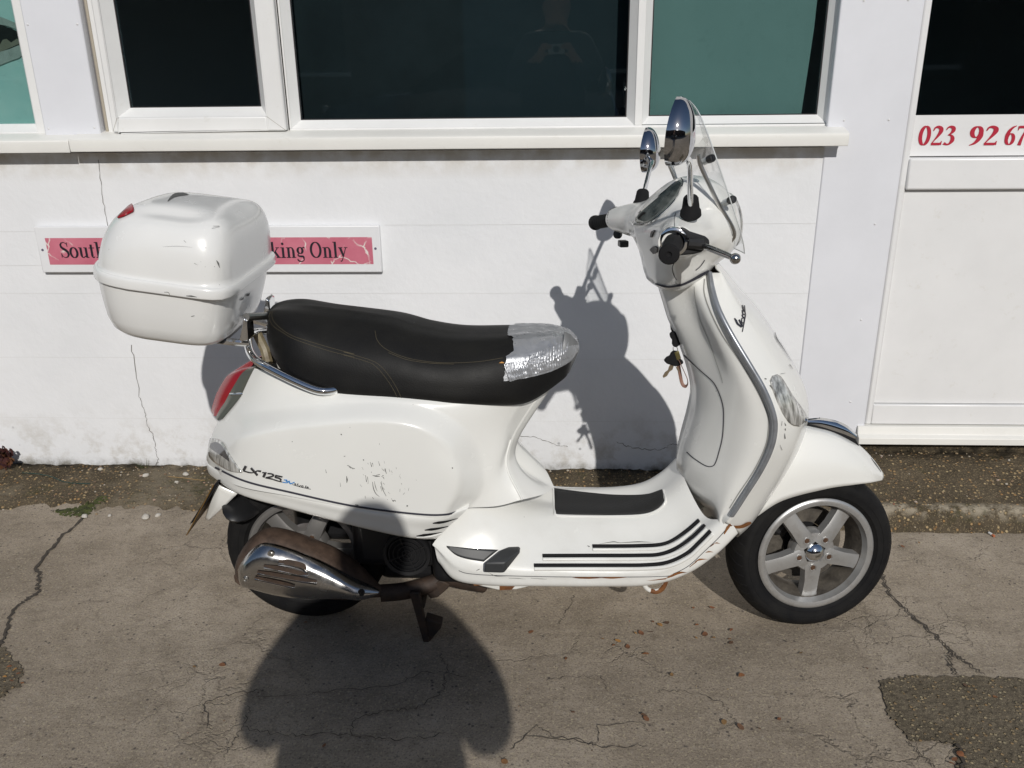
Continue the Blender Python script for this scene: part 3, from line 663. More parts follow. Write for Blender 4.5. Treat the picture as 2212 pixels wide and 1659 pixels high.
def m_rust(name, a, b, r=.75):
    m = mat(name, a, r); q = N(m); q.color(q.ramp(q.noise(28, 6, .7), [(.32, a), (.68, b)])); q.bump(q.noise(120, 4), .35, .003); return m
M['rust'] = m_rust('rust', (.10, .035, .012), (.30, .12, .03)); M['rustpipe'] = m_rust('rusty muffler', (.036, .022, .015), (.105, .068, .048), .65)
M['red_lens'] = mat('red lens', (.30, .004, .012), .22, spec=.4, coat=.1); M['clear_lens'] = mat('clear lens', (.36, .36, .33), .12, .35, coat=.6)
q = N(M['clear_lens']); ns = q.noise(60, 3, .6, vec=q.stretch(1.6, 1.6, .28)); q.color(q.ramp(ns, [(.34, (.20, .20, .19)), (.5, (.48, .48, .46)), (.66, (.78, .78, .76))])); q.bump(ns, .6, .002)
M['dlens'] = mat('smoked lens', (.10, .105, .12), .08, .45, coat=.6)
M['yellow'] = mat('yellow plate', (.13, .07, .015), .5); M['grey_rubber'] = mat('grey edge trim', (.25, .26, .28), .35, .55)
q = N(M['grey_rubber']); z = q.sep()[2]; q.color(q.mix(q.mr(q.noise(40, 5), .45, .7, 0, .5), (.34, .36, .39), (.16, .16, .17)))
M['blue'] = mat('blue badge', (.03, .22, .55), .35); M['badge'] = mat('dark chrome badge', (.10, .10, .11), .25, .7)

SCO = thing('scooter', 'worn white scooter with a taped black seat and white top box, parked before the wall', 'scooter', (0, YC, 0))
B = BODY.un
def W(p): return BODY.m @ p
def pts(L): return [B(*p) for p in L]
def part(name, mb, m, par=None, fr=BODY, **k):
    mb.xf(fr.m); return obj(name, mb, m, par or SCO, **k)

# ---- rear body shell: rows run from the tail to the front edge of the seat pillar
rB = [(540, 796, 0), (552, 796, -.07), (600, 808, -.112), (690, 826, -.132), (800, 838, -.138), (920, 846, -.138), (1030, 852, -.132), (1090, 852, -.118), (1140, 842, -.088), (1174, 836, -.052)]
rC = [(505, 850, 0), (514, 866, -.068), (570, 873, -.125), (670, 866, -.158), (800, 868, -.17), (900, 874, -.17), (975, 893, -.162), (1035, 915, -.142), (1090, 915, -.11), (1122, 914, -.07)]
rD = [(468, 920, 0), (474, 916, -.065), (545, 918, -.146), (655, 916, -.190), (785, 914, -.207), (888, 928, -.206), (957, 958, -.190), (1022, 985, -.150), (1080, 975, -.120), (1101, 959, -.085)]
rE = [(447, 985, 0), (456, 975, -.068), (540, 985, -.156), (650, 990, -.203), (780, 1000, -.217), (890, 1015, -.217), (972, 1030, -.202), (1032, 1040, -.152), (1072, 1030, -.132), (1095, 1009, -.106)]
rF = [(450, 1000, 0), (456, 1005, -.062), (530, 1039, -.150), (632, 1064, -.193), (760, 1092, -.208), (890, 1109, -.208), (962, 1111, -.193), (1012, 1097, -.153), (1075, 1093, -.146), (1128, 1079, -.135)]
# the side cowl is a bulge on that shell: two outlines give the foot and the crest of its rounded step
def flat(p, y):
    for q_, v in zip(p[1:], y): q_.y = v
    return p
_b, _c = pts(rB), pts(rC)
_d = flat(pts(rD), (-.065, -.140, -.170, -.177, -.177, -.170, -.150, -.120, -.085))
_e = flat(pts(rE), (-.068, -.146, -.174, -.181, -.181, -.173, -.152, -.132, -.106))
_f2 = flat(pts(rF), (-.062, -.142, -.174, -.181, -.181, -.173, -.153, -.146, -.135))
OUT = [(440, 960, -.06), (475, 912, -.07), (545, 893, -.13), (655, 877, -.165), (785, 869, -.172), (880, 873, -.172), (950, 891, -.172), (1005, 928, -.168), (1038, 985, -.160), (1046, 1040, -.156), (1038, 1074, -.156), (1018, 1097, -.158), (1006, 1150, -.16), (440, 1150, -.06)]
INN_ = [(480, 985, -.10), (525, 942, -.14), (585, 928, -.18), (665, 919, -.20), (785, 911, -.210), (870, 917, -.212), (925, 937, -.210), (965, 970, -.206), (984, 1010, -.202), (987, 1045, -.200), (977, 1075, -.200), (958, 1104, -.200), (948, 1150, -.2), (480, 1150, -.1)]
def loop2(L):
    q_ = spline([V(p.x, p.z, 0) for p in pts(L)][:-1], 6) + [V(B(*L[-1]).x, B(*L[-1]).z, 0)]; return [(p.x, p.y) for p in q_]
P_out, P_in = loop2(OUT), loop2(INN_)
def inside(P, x, y):
    c_ = False; j = len(P)-1
    for i in range(len(P)):
        if (P[i][1] > y) != (P[j][1] > y) and x < (P[j][0]-P[i][0])*(y-P[i][1])/(P[j][1]-P[i][1])+P[i][0]: c_ = not c_
        j = i
    return c_
def dist(P, x, y):
    m = 9
    for (ax_, ay), (bx, by) in zip(P, P[1:]):
        dx, dy = bx-ax_, by-ay; t = max(0, min(1, ((x-ax_)*dx+(y-ay)*dy)/(dx*dx+dy*dy+1e-12))); m = min(m, math.hypot(x-ax_-t*dx, y-ay-t*dy))
    return m
mb = MB(); mb.loft([_b, _c, _d, _e, _f2], 14, 14, mirror=False)
G_ = mb.last; mb = MB()
for r in G_:
    for p in r:
        if inside(P_in, p.x, p.z): t = 1.0
        elif inside(P_out, p.x, p.z): a = dist(P_out, p.x, p.z); t = a/(a+dist(P_in, p.x, p.z)+1e-9)
        else: t = 0.0
        k = .25*t+.75*t*t*(3-2*t); p.y -= .037*k*min(1, max(0, (-p.y-.05)/.08))
mb.grid(G_); mb.grid([[V(p.x, -p.y, p.z) for p in r] for r in G_]); mb.last = G_
EDGE = [r[-1].copy() for r in mb.last]
shell = part('rear_body', mb, M['paint'], smooth=50)
T_SHELL = bvh(shell)
# ---- lower side strip with the air slots
sA = [(449, 1002, 0), (454, 1007, -.062), (530, 1041, -.155), (632, 1066, -.199), (760, 1094, -.214), (890, 1111, -.214), (962, 1113, -.203), (1010, 1099, -.172)]
sM = [(448, 1010, 0), (454, 1018, -.062), (522, 1055, -.152), (620, 1082, -.197), (750, 1113, -.212), (872, 1136, -.212), (935, 1140, -.202), (975, 1132, -.18)]
sB = [(451, 1020, 0), (460, 1030, -.055), (518, 1067, -.135), (610, 1094, -.178), (740, 1129, -.193), (854, 1156, -.194), (905, 1164, -.187), (938, 1165, -.175)]
lo_ = [p.copy() for p in pts(sB)]
for p in lo_: p.y *= .55; p.z += .012
mb = MB(); up_ = [p.copy() for p in pts(sA)]
for p in up_: p.y *= .8; p.z += .004
mb.loft([up_, pts(sA), pts(sM), pts(sB), lo_], 8, 5)
side = part('side_strip', mb, M['paint'], smooth=45); T_SIDE = bvh(side)
mb = MB(); strip_on(mb, T_SHELL, [p[:2] for p in rF[1:]], 4.2, .0012, 8); obj('panel_gap', mb, M['line'], shell, 0)
mb = MB()
zq = lambda x, y: (756+.2278*x, 1026+.2278*y)
for a, b_, c in (((785, 455), (900, 440), (1022, 408)), ((708, 520), (830, 505), (965, 476)), ((630, 577), (760, 560), (872, 540))):
    p = [zq(*a), zq(*b_), zq(*c)]; mb = MB(); strip_on(mb, T_SIDE, p, [2.0, 5.6, 4.6, 2.4, .8], .0012, 8); obj('air_slot', mb, M['matt'], side, 0)
mb = MB()
for a, b_, c in (((785, 465), (900, 462), (1022, 418)), ((708, 530), (830, 527), (965, 488)), ((630, 587), (760, 582), (872, 552))):
    p = [hit(T_SIDE, *zq(*v), .0008) for v in (a, b_, c)]
    if all(p): obj('slot_lip', MB().tube(spline(p, 6), .0016, 6), M['paint'], side)
# ---- front face of the seat pillar
Ln = [(1174, 840, -.052), (1146, 886, -.064), (1123, 914, -.071), (1108, 939, -.078), (1101, 959, -.086), (1099, 982, -.096), (1095, 1009, -.107), (1100, 1037, -.118), (1112, 1057, -.126), (1128, 1079, -.136)]
Cn = [(1180, 838, 0), (1147, 888, 0), (1121, 926, 0), (1107, 956, 0), (1104, 975, 0), (1108, 990, 0), (1118, 1004, 0), (1138, 1021, 0), (1168, 1038, 0), (1197, 1052, 0)]
nE = len(EDGE); C0 = even(spline(pts(Cn), 8), nE)
k_ = [min(1, i/6) for i in range(nE)]
mb = MB(); mb.loft([EDGE, [a.lerp(b_, .12)+V(.006, -.001, 0) for a, b_ in zip(EDGE, C0)], [a.lerp(b_, .5)+V(.014, 0, -.002) for a, b_ in zip(EDGE, C0)], C0], 1, 6); pil = part('seat_pillar_cover', mb, M['paint'], smooth=50); T_PIL = bvh(pil)
mb = MB(); strip_on(mb, T_PIL, [(1104, 985), (1103, 1012), (1112, 1045), (1130, 1075), (1150, 1092), (1172, 1098), (1181, 1090), (1182, 1062), (1172, 1050)], 1.3, .001, 5)
obj('pillar_lip', MB().tube([W(p)+V(0, -.001, 0) for p in EDGE[nE*4//9:]], .0026, 8), M['paint'], pil, 60)
# ---- floorboard
fx = [-.17, -.125, -.07, 0, .08, .16, .225, .275, .315]
fA = [V(x, 0, z) for x, z in zip(fx, (.43, .385, .348, .332, .330, .334, .352, .39, .44))]
fB = [V(x, -.07, z) for x, z in zip(fx, (.43, .38, .348, .336, .334, .338, .352, .385, .43))]
fC = [V(x, -.135, z) for x, z in zip((-.205, -.15, -.08, 0, .08, .17, .245, .305, .352), (.398, .352, .322, .305, .302, .303, .313, .336, .375))]
fD = pts([(940, 1168, -.178), (1000, 1204, -.19), (1080, 1217, -.192), (1160, 1222, -.192), (1280, 1225, -.192), (1390, 1223, -.192), (1452, 1204, -.19), (1508, 1163, -.186), (1558, 1123, -.182)])
fE = pts([(939, 1182, -.178), (985, 1231, -.197), (1060, 1245, -.202), (1160, 1249, -.202), (1280, 1249, -.202), (1400, 1246, -.202), (1473, 1222, -.2), (1536, 1180, -.196), (1583, 1134, -.19)])
fF = pts([(950, 1215, -.165), (985, 1251, -.175), (1060, 1262, -.18), (1160, 1263, -.18), (1280, 1264, -.18), (1402, 1261, -.18), (1482, 1238, -.178), (1546, 1196, -.175), (1594, 1150, -.17)])
fG = [p.copy() for p in fF]
for p in fG: p.y = -.03; p.z += .006
mb = MB(); mb.loft([fA, fB, fC, fD, fE, fF, fG], 8, 6)
floor_ = part('floorboard', mb, M['paint'], smooth=50); T_FLOOR = bvh(floor_)
mb = MB(); patch_on(mb, T_FLOOR, [(1197, 1056), (1260, 1064), (1330, 1070), (1395, 1069), (1431, 1058)], [(1199, 1106), (1206, 1111), (1320, 1113), (1390, 1110), (1422, 1098), (1435, 1082)], 24, 8, .0015)
M['mat'] = mat('rubber mat', (.014, .014, .014), .75); q = N(M['mat']); q.bump(q.noise(160, 3), .4, .003); MATO = obj('floor_mat', mb, M['mat'], SCO, 60, solid=.002)
p = [hit(T_FLOOR, *v, .0005) for v in ((1195, 1057), (1196, 1085), (1198, 1106), (1206, 1114), (1260, 1116), (1320, 1116), (1390, 1113), (1424, 1100), (1438, 1082), (1434, 1060))]; p = [x for x in p if x]; obj('mat_border', MB().tube(spline(p, 5), .0032, 8), M['paint'], MATO, 60)
zg = lambda x, y: (918+.3174*x, 945+.3174*y)
for L in ([(742, 870), (1000, 870), (1300, 870), (1500, 868), (1650, 850), (1780, 790), (1870, 710), (1945, 635)], [(800, 805), (1100, 804), (1450, 803), (1600, 795), (1720, 750), (1820, 680), (1908, 597)], [(1140, 740), (1300, 740), (1450, 738), (1600, 730), (1690, 700), (1790, 630), (1868, 562)]):
    p = [hit(T_FLOOR, *zg(*v), .001) for v in L]; p2_ = [hit(T_FLOOR, *zg(v[0]+8*(1 if v[0] > 1600 else 0)+3, v[1]+25), .0005) for v in L]
    mb = MB(); mb.tube(spline([x for x in p if x], 5), .0044, 8); s_ = obj('floor_strip', mb, M['matt'], SCO, 60)
    mb = MB(); mb.tube(spline([x for x in p2_ if x], 5), .0048, 8); obj('strip_rib', mb, M['paint'], s_, 60)
mb = MB(); strip_on(mb, T_FLOOR, [zg(*v) for v in ((230, 905), (300, 925), (500, 938), (1000, 948), (1600, 945), (1700, 922), (1800, 868), (1900, 775), (1990, 690), (2060, 612))], 1.3, .001, 6); obj('panel_gap', mb, M['line'], floor_, 0)
mb = MB()
for L, w_ in (([(1000, 951), (1050, 952), (1120, 953), (1200, 952), (1280, 952), (1380, 948)], [0, 3, 4, 1, 4, 0]), ([(1630, 960), (1680, 940), (1730, 918), (1785, 915)], [0, 3.5, 5, 0]), ([(1640, 950), (1700, 925), (1740, 905)], [0, 2.5, 0]), ([(1835, 845), (1870, 828), (1925, 825)], [0, 4, 0]), ([(1905, 782), (1930, 775), (1965, 778)], [0, 3, 0]), ([(1940, 740), (1965, 722)], [1, 2]), ([(1960, 720), (1985, 715), (2010, 722)], [0, 2.5, 0]), ([(1800, 880), (1850, 840)], [1, 2]), ([(1640, 958), (1560, 968), (1505, 972)], [2.5, 1.5, 0]), ([(2035, 655), (2060, 610), (2085, 580)], [2, 6, 3])):
    strip_on(mb, T_FLOOR, [zg(*v) for v in L], w_, .0018, 4)
obj('rust_patch', mb, M['rust'], floor_, 0)
mb = MB()
for L, w_ in (([(430, 915), (480, 940), (560, 945)], [0, 1.5, 0]), ([(570, 955), (640, 958), (690, 962)], [.6, 1, 0]), ([(720, 955), (790, 960), (830, 962)], [.5, 1, .4]), ([(350, 905), (372, 895)], [1, 1.5]), ([(1105, 738), (1120, 745)], [1, 2.5]), ([(1180, 728), (1280, 712), (1330, 718), (1450, 712), (1560, 716)], [0, 2, .8, 2.2, 0])):
    strip_on(mb, T_FLOOR, [zg(*v) for v in L], w_, .0014, 4)
obj('scuff', mb, M['scratch'], floor_, 0)
mb = MB(); mb.prism([B(*zg(x, y), -.172) for x, y in ((110, 820), (320, 1000), (500, 1040), (620, 1036), (700, 1018), (775, 995), (700, 985), (400, 975), (200, 880))], (0, .05, 0)); part('floor_bracket', mb, M['paint'], bevel=.003)
mb = MB()
for P_ in ([(280, 930), (310, 940), (362, 1000), (398, 1005), (335, 1008)], [(508, 1000), (540, 993), (590, 998), (612, 1012), (590, 1036), (508, 1040)]): mb = MB(); mb.prism([B(*zg(x, y), -.174) for x, y in P_], (0, .003, 0)); part('rust_patch', mb, M['rust'], smooth=0)
# ---- passenger peg on its dark pad
mb = MB(); patch_on(mb, T_FLOOR, [zg(*v) for v in ((146, 737), (300, 752), (500, 765))], [zg(*v) for v in ((150, 748), (210, 800), (290, 828), (400, 846))], 12, 5, .0015); peg = obj('foot_peg', mb, M['dgrey'], SCO, 60, solid=.002)
o1 = [B(*zg(x, y), -.232) for x, y in ((402, 852), (545, 852), (541, 928), (396, 924))]
o2 = [B(*zg(x, y), -.192) for x, y in ((505, 766), (650, 766), (640, 800), (500, 800))]
o3 = [B(*zg(x, y), -.168) for x, y in ((565, 742), (645, 737), (652, 765), (570, 770))]
mb = MB(); mb.grid([o1, o2, o3], cu=True, cap=True); part('peg_block', mb, M['dgrey'], peg, bevel=.005, smooth=30, seg=3)
# ---- carry hook under the floor
mb = MB(); mb.tube(spline([B(*p) for p in ((1390, 1252, -.165), (1391, 1262, -.165), (1400, 1273, -.165), (1415, 1277, -.165), (1429, 1272, -.165), (1436, 1260, -.165), (1436, 1250, -.165))], 5), .0055, 10)
hk = part('hook', mb, M['paint']); mb = MB(); mb.tube(spline([B(*p) for p in ((1405, 1276, -.166), (1418, 1278, -.166), (1430, 1272, -.166), (1437, 1260, -.166), (1437, 1250, -.166))], 5), .0058, 10); part('hook_rust', mb, M['rust'], hk)

# ---- seat
s0t = [(578, 694, 0), (588, 668, .03), (636, 649, .05), (720, 652, .06), (850, 670, .06), (920, 690, .06), (1000, 705, .055), (1100, 706, .045), (1180, 705, .035), (1225, 717, .02), (1246, 744, 0)]
r0 = pts(s0t)
for p in r0: p.y = 0; p.z += .003
r05 = [p.copy() for p in pts(s0t)]
r1 = pts([(578, 700, -.02), (584, 690, -.065), (632, 716, -.112), (720, 752, -.130), (850, 768, -.134), (925, 784, -.134), (1000, 787, -.128), (1100, 778, -.112), (1180, 768, -.088), (1226, 760, -.052), (1247, 752, -.014)])
r2 = pts([(577, 722, -.02), (580, 735, -.075), (622, 778, -.135), (720, 805, -.152), (850, 822, -.158), (925, 832, -.158), (1000, 837, -.152), (1092, 835, -.134), (1170, 818, -.104), (1222, 792, -.062), (1240, 770, -.016)])
r3 = pts([(590, 765, -.02), (594, 778, -.07), (628, 816, -.122), (720, 850, -.145), (850, 863, -.150), (925, 868, -.150), (1000, 873, -.144), (1095, 876, -.122), (1150, 865, -.098), (1216, 820, -.056), (1230, 800, -.016)])
r4 = [p.copy() for p in r3]
for p in r4: p.y *= .3; p.z += .01
r05 = [Vector((a.x*.6+b_.x*.4, a.y*0+b_.y*.55, a.z*.6+b_.z*.4+.010)) for a, b_ in zip(r0, r1)]
SEAT_ROWS = [r0, r05, r1, r2, r3, r4]
mb = MB(); mb.loft(SEAT_ROWS, 8, 7); seat = part('seat', mb, M['seat'], smooth=60); T_SEAT = bvh(seat)
zb_ = lambda x, y: (486+.3662*x, 594+.3662*y)
zs_ = lambda x, y: (496.9+.1367*x, 637.3+.1367*y)
mb = MB()
for L in ([zs_(*v) for v in ((690, 225), (665, 310), (700, 420), (820, 540), (1000, 650), (1300, 750), (1640, 850), (1975, 940))] + [zb_(*v) for v in ((700, 455), (850, 500), (910, 530), (965, 590), (1010, 660), (1042, 725))],
          [zs_(*v) for v in ((655, 260), (625, 340), (680, 480), (850, 600), (1000, 690), (1300, 800), (1640, 905), (1975, 985))] + [zb_(*v) for v in ((700, 472), (840, 512), (890, 540), (940, 595), (985, 660), (1020, 725))],
          [zb_(*v) for v in ((885, 330), (900, 390), (960, 445), (1080, 492), (1220, 515), (1350, 520), (1500, 512), (1640, 490))], [zb_(*v) for v in ((965, 460), (1080, 502), (1220, 522), (1350, 527))]):
    strip_on(mb, T_SEAT, L, .7, .0012, 5)
obj('seam', mb, M['stitch'], seat, 0)
mb = MB(); strip_on(mb, T_SEAT, [zb_(1615, 521), zb_(1632, 517), zb_(1646, 520)], [0, 3.4, 1.5], .0015, 3); M['foam'] = mat('foam', (.55, .28, .08), .9); obj('torn_foam', mb, M['foam'], seat, 0)
# silver tape wrapped round the seat nose: a second skin over the front of the seat, ribbed and creased
rnd = random.Random(4)
g0 = [spline(r, 40) for r in SEAT_ROWS[:4]]; nC = len(g0[0]); fine = []
for j in range(int(nC*.66), nC): fine.append(spline([g0[i][j] for i in range(4)], 14))
rows = []; K = len(fine)
for a, colm in enumerate(fine):
    rows.append(colm)
def tape_skin(sgn):
    mb = MB(); R_ = []
    for i in range(len(rows[0])):
        v = i/(len(rows[0])-1); line = []
        st = .115 + .012*nz(v, 0, 40, 1) + (.035*sstep(.22, .24, v)*(1-sstep(.56, .58, v))) - .02*sstep(.60, .61, v)
        en = 1.0
        if v > .94: continue
        if v > .80: en = 1.0-(v-.80)/.14*.24
        js = [st+(en-st)*t/110 for t in range(111)]
        for t, u in enumerate(js):
            a = min(int(u*(K-1)), K-2); f = u*(K-1)-a; p = rows[a][i].lerp(rows[a+1][i], f)
            # normal
            du = (rows[min(a+1, K-1)][i]-rows[max(a-1, 0)][i]); dv = rows[a][min(i+1, len(rows[0])-1)]-rows[a][max(i-1, 0)]
            n = du.cross(dv); n = n.normalized() if n.length > 1e-9 else Vector((0, 0, 1))
            if n.y > 0.0 and v > .3: n = -n
            if v <= .3 and n.z < 0: n = -n
            rib = (.00010*math.sin(u*190+9*nz(u*2, v*5, 1, 3)+14*v)*sstep(.36, .5, v)*(.3+.7*sstep(-.1, .25, nz(u*4, v*6, 1, 9)))) + .0009*nz(u*26, v*9, 1, 8) + .0007*abs(nz(u*9+v*3, v*16-u*4, 1, 2))
            h = .0020 + rib*min(1, t/6) + .0018*max(0, nz(u*5, v*13, 1, 5)) + .0011*sstep(.33-.10*u, .345-.10*u, v) + .0012*sstep(.60-.08*u, .612-.08*u, v) - .0012*sstep(.80, .81, v)
            q_ = p+n*h; line.append(Vector((q_.x, q_.y*sgn, q_.z)))
        R_.append(line)
    mb.grid(R_); return mb
mb = tape_skin(1); m2 = tape_skin(-1); mb.add(m2.v, m2.f)
FL_ = [B(*p) for p in ((1222, 712, -.03), (1246, 735, -.02), (1251, 756, -.012), (1228, 806, -.022), (1212, 792, -.058))]; TAPE = part('silver_tape', mb, M['tape'], seat, smooth=80)
def tape_strip(top, bot, ribs, amp, m, off, nu=120, nv=10):
    mb = MB(); patch_on(mb, T_SEAT, top, bot, nu, nv, off); C_ = nu+1
    for k_, p in enumerate(mb.v):
        i, j = k_ % C_, k_//C_; w_ = amp*math.sin(ribs*i/nu*6.283+1.2*nz(i*.03, j*.3, 1, 4)+.5*j/nv)*(.35+.65*sstep(-.2, .2, nz(i*.05, j*.25, 1, 6))) + .0016*nz(i*.09, j*.5, 1, 7) + .0014*max(0, nz(i*.03+j*.2, j*.35-i*.02, 1, 3))
        p += V(.15, -.8, .55)*w_
    return obj('tape_strip', mb, m, TAPE, 80)
M['tape2'] = mat('dull tape', (.24, .245, .25), .5, .35); q = N(M['tape2']); q.bump(q.noise(60, 4), .35, .003)
tape_strip([(1141, 771), (1165, 762), (1195, 750), (1217, 738), (1226, 731)], [(1139, 789), (1165, 785), (1190, 779), (1210, 768), (1222, 757)], 15, .0013, M['tape'], .0068)
tape_strip([(1088, 787), (1108, 783), (1140, 779), (1170, 775), (1207, 762)], [(1100, 824), (1122, 817), (1150, 808), (1180, 799), (1208, 789)], 21, .0014, M['tape'], .0052)
mb = MB(); fl2 = [B(*p) for p in ((1219, 716, -.045), (1232, 722, -.035), (1246, 737, -.02), (1251, 756, -.012), (1241, 779, -.018), (1228, 807, -.024), (1219, 800, -.058), (1211, 793, -.066), (1215, 765, -.070), (1217, 740, -.062))]
mb.add(fl2+[sum(fl2, V(0, 0, 0))/10+V(.006, -.006, .002)], [(i, (i+1) % 10, 10) for i in range(10)]); part('tape_flap', mb, M['tape2'], TAPE, smooth=60, solid=.001)

# ---- top box
BT = Matrix.Translation((-.847, 0, .930)) @ Matrix.Rotation(math.radians(8.0), 4, 'Y')
def box_ring(h, xr_, xf_, b_, n1=5.0, n2=3.2, n=72, dent=0.0):
    cx_, a_ = (xr_+xf_)/2, (xf_-xr_)/2; out = []
    for k in range(n):
        t = 2*math.pi*k/n; c_, s_ = math.cos(t), math.sin(t)
        m = n1 if c_ > 0 else n2
        if c_ <= 0: m = n2 + (n1-n2)*max(0, 1+c_*3)
        r_ = (abs(c_)**m + abs(s_)**m)**(-1/m); x, y = cx_+a_*r_*c_, b_*r_*s_
        out.append(BT @ Vector((x, y, h)))
    return out
BOX = obj('top_box', MB().lathe([(.02, -.002), (.02, .002)], W(Vector((-.85, 0, .85))), (0, 0, 1), 8), M['boxpaint'], SCO)
lower = [(-.129, -.06, .06, .10), (-.129, -.104, .098, .135), (-.125, -.128, .118, .158), (-.113, -.142, .128, .170), (-.090, -.152, .135, .179), (-.05, -.160, .142, .187), (-.012, -.166, .147, .192), (-.004, -.167, .148, .193)]
mb = MB(); mb.grid([box_ring(*r) for r in lower], cu=True); mb.f.append(tuple(range(72))); part('box_base', mb, M['boxpaint'], BOX, smooth=60)
lid = [(-.0025, -.150, .142, .187), (-.0025, -.174, .154, .200), (.001, -.1765, .1565, .2025), (.014, -.1765, .1565, .2025), (.021, -.174, .154, .200), (.0235, -.168, .149, .194), (.045, -.165, .148, .193), (.08, -.156, .146, .189), (.110, -.142, .142, .180), (.134, -.122, .135, .167), (.151, -.095, .123, .148), (.161, -.062, .104, .120), (.1655, -.02, .07, .075), (.167, .0, .03, .03)]
L2 = spline([Vector(x[:3]) for x in lid], 3); L2b = spline([Vector((x[3], 0, 0)) for x in lid], 3)
rings = [box_ring(a.x, a.y, a.z, b_.x, 8.0 if a.x < .024 else 6.5-2.2*max(0, (a.x-.08)/.1), 3.0) for a, b_ in zip(L2, L2b)]
bti = BT.inverted()
for r in rings:                                          # the moulded scoop along the lid's upper edges and the flat crown
    for p in r:
        l_ = bti @ p
        if l_.z > .09:
            e = abs(l_.y); k_ = math.exp(-((e-.128)/.030)**2)*math.exp(-((l_.x-.01)/.075)**4)*sstep(.09, .14, l_.z)
            l_.z -= .011*k_; l_.y *= 1-.05*k_
            kf = math.exp(-((l_.x-.118)/.028)**2)*math.exp(-(l_.y/.09)**4); l_.z -= .008*kf*sstep(.10, .15, l_.z)
            q_ = BT @ l_; p.x, p.y, p.z = q_.x, q_.y, q_.z
mb = MB(); mb.grid(rings, cu=True); mb.f.append(tuple((len(rings)-1)*72+j for j in range(72))); lidp = part('box_lid', mb, M['boxpaint'], BOX, smooth=60)
mb = MB(); mb.grid([box_ring(-.0045, -.153, .145, .190), box_ring(-.0025, -.153, .145, .190)], cu=True); part('lid_seam', mb, M['line'], BOX, smooth=0)
T_LID = bvh(lidp); za = lambda x, y: (162+.24415*x, 378+.24415*y)
mb = MB(); patch_on(mb, T_LID, [za(*v) for v in ((385, 388), (430, 338), (480, 290), (512, 268))], [za(*v) for v in ((390, 390), (440, 372), (495, 345), (525, 325), (516, 280))], 10, 5, .002); obj('reflector', mb, M['red_lens'], BOX, 60, solid=.003, offs=1)
mb = MB()
for L, w_ in (([(820, 238), (850, 205), (890, 180), (960, 172), (1015, 176)], [1, 5, 8, 6, 0]), ([(1250, 755), (1265, 780), (1278, 820)], [1, 4, .5]), ([(985, 1068), (1030, 1070), (1080, 1078)], [1, 3, .5]), ([(790, 1035), (830, 1040), (850, 1090)], [.5, 1, .3]), ([(1220, 455), (1275, 455)], [.5, 1]), ([(1210, 475), (1280, 462)], [.6, .3]), ([(965, 580), (985, 600)], [1, .3]), ([(1055, 780), (1090, 797)], [.8, .2]), ([(780, 636), (900, 630), (1040, 640)], [.2, .4, .2])):
    strip_on(mb, T_LID, [za(*v) for v in L], w_, .0012, 4)
obj('scratch', mb, M['scratch'], BOX, 0)
T_BASE = bvh(bpy.data.objects['box_base'])
mb = MB()
for L, w_ in (([(1030, 1250), (1058, 1243)], [1.4, 1.0]),): strip_on(mb, T_BASE, [za(*v) for v in L], w_, .0012, 4)
obj('scratch', mb, M['scratch'], BOX, 0)
for P_ in (((1455, 1105), (1490, 1075), (1480, 1100), (1462, 1108)), ((1505, 1062), (1540, 1040), (1535, 1066), (1520, 1072)), ((1655, 935), (1690, 900), (1680, 928)), ((1700, 890), (1728, 876), (1722, 900))):
    p = [hit(T_BASE, *za(*v), .002) or hit(T_LID, *za(*v), .002) for v in P_]
    if all(p): obj('latch_mark', MB().add(p, [tuple(range(len(p)))]), M['scratch'], BOX, 0)
# ---- chrome rack and grab rail
rail = [(738, 834, -.135), (720, 843, -.152), (699, 845, -.16), (679, 841, -.16), (654, 831, -.156), (620, 815, -.147), (574, 791, -.128), (552, 777, -.108), (540, 760, -.08), (536, 741, -.045), (540, 722, 0)]
rp = pts(rail); z_ = rp[-1]; rp = rp + [Vector((p.x, -p.y, p.z)) for p in rp[-2::-1]]
mb = MB(); mb.tube(spline(rp, 6), .0095, 12); RAIL = part('grab_rail', mb, M['chrome'])
for sg in (-1, 1):
    mb = MB(); mb.tube(spline([V(-.70, .075*sg, .775), V(-.74, .085*sg, .782), V(-.80, .09*sg, .792), V(-.93, .09*sg, .812)], 5), .0085, 10); part('rack_bar', mb, M['chrome'])
mb = MB(); mb.box((-.845, 0, .803), (.20, .22, .012), Matrix.Rotation(math.radians(8), 3, 'Y')); part('rack_plate', mb, M['black'], bevel=.004)
for sg in (-1, 1):
    mb = MB(); mb.prism([V(-.712, .060*sg, .79), V(-.690, .060*sg, .79), V(-.688, .060*sg, .838), V(-.696, .060*sg, .846)], (0, .045*sg, 0)); part('rack_bracket', mb, M['chrome'], bevel=.003)
mb = MB(); mb.tube([V(-.69, -.1, .845), V(-.655, -.02, .825), V(-.64, .08, .815)], .009, 10); part('rack_brace', mb, M['steel'])
M['olive'] = m_rust('stained steel', (.12, .09, .05), (.30, .26, .17), .5)
mb = MB(); mb.tube(pts([(555, 720, 0), (572, 755, 0), (580, 785, -.02)]), .012, 8); part('seat_hinge', mb, M['olive'])
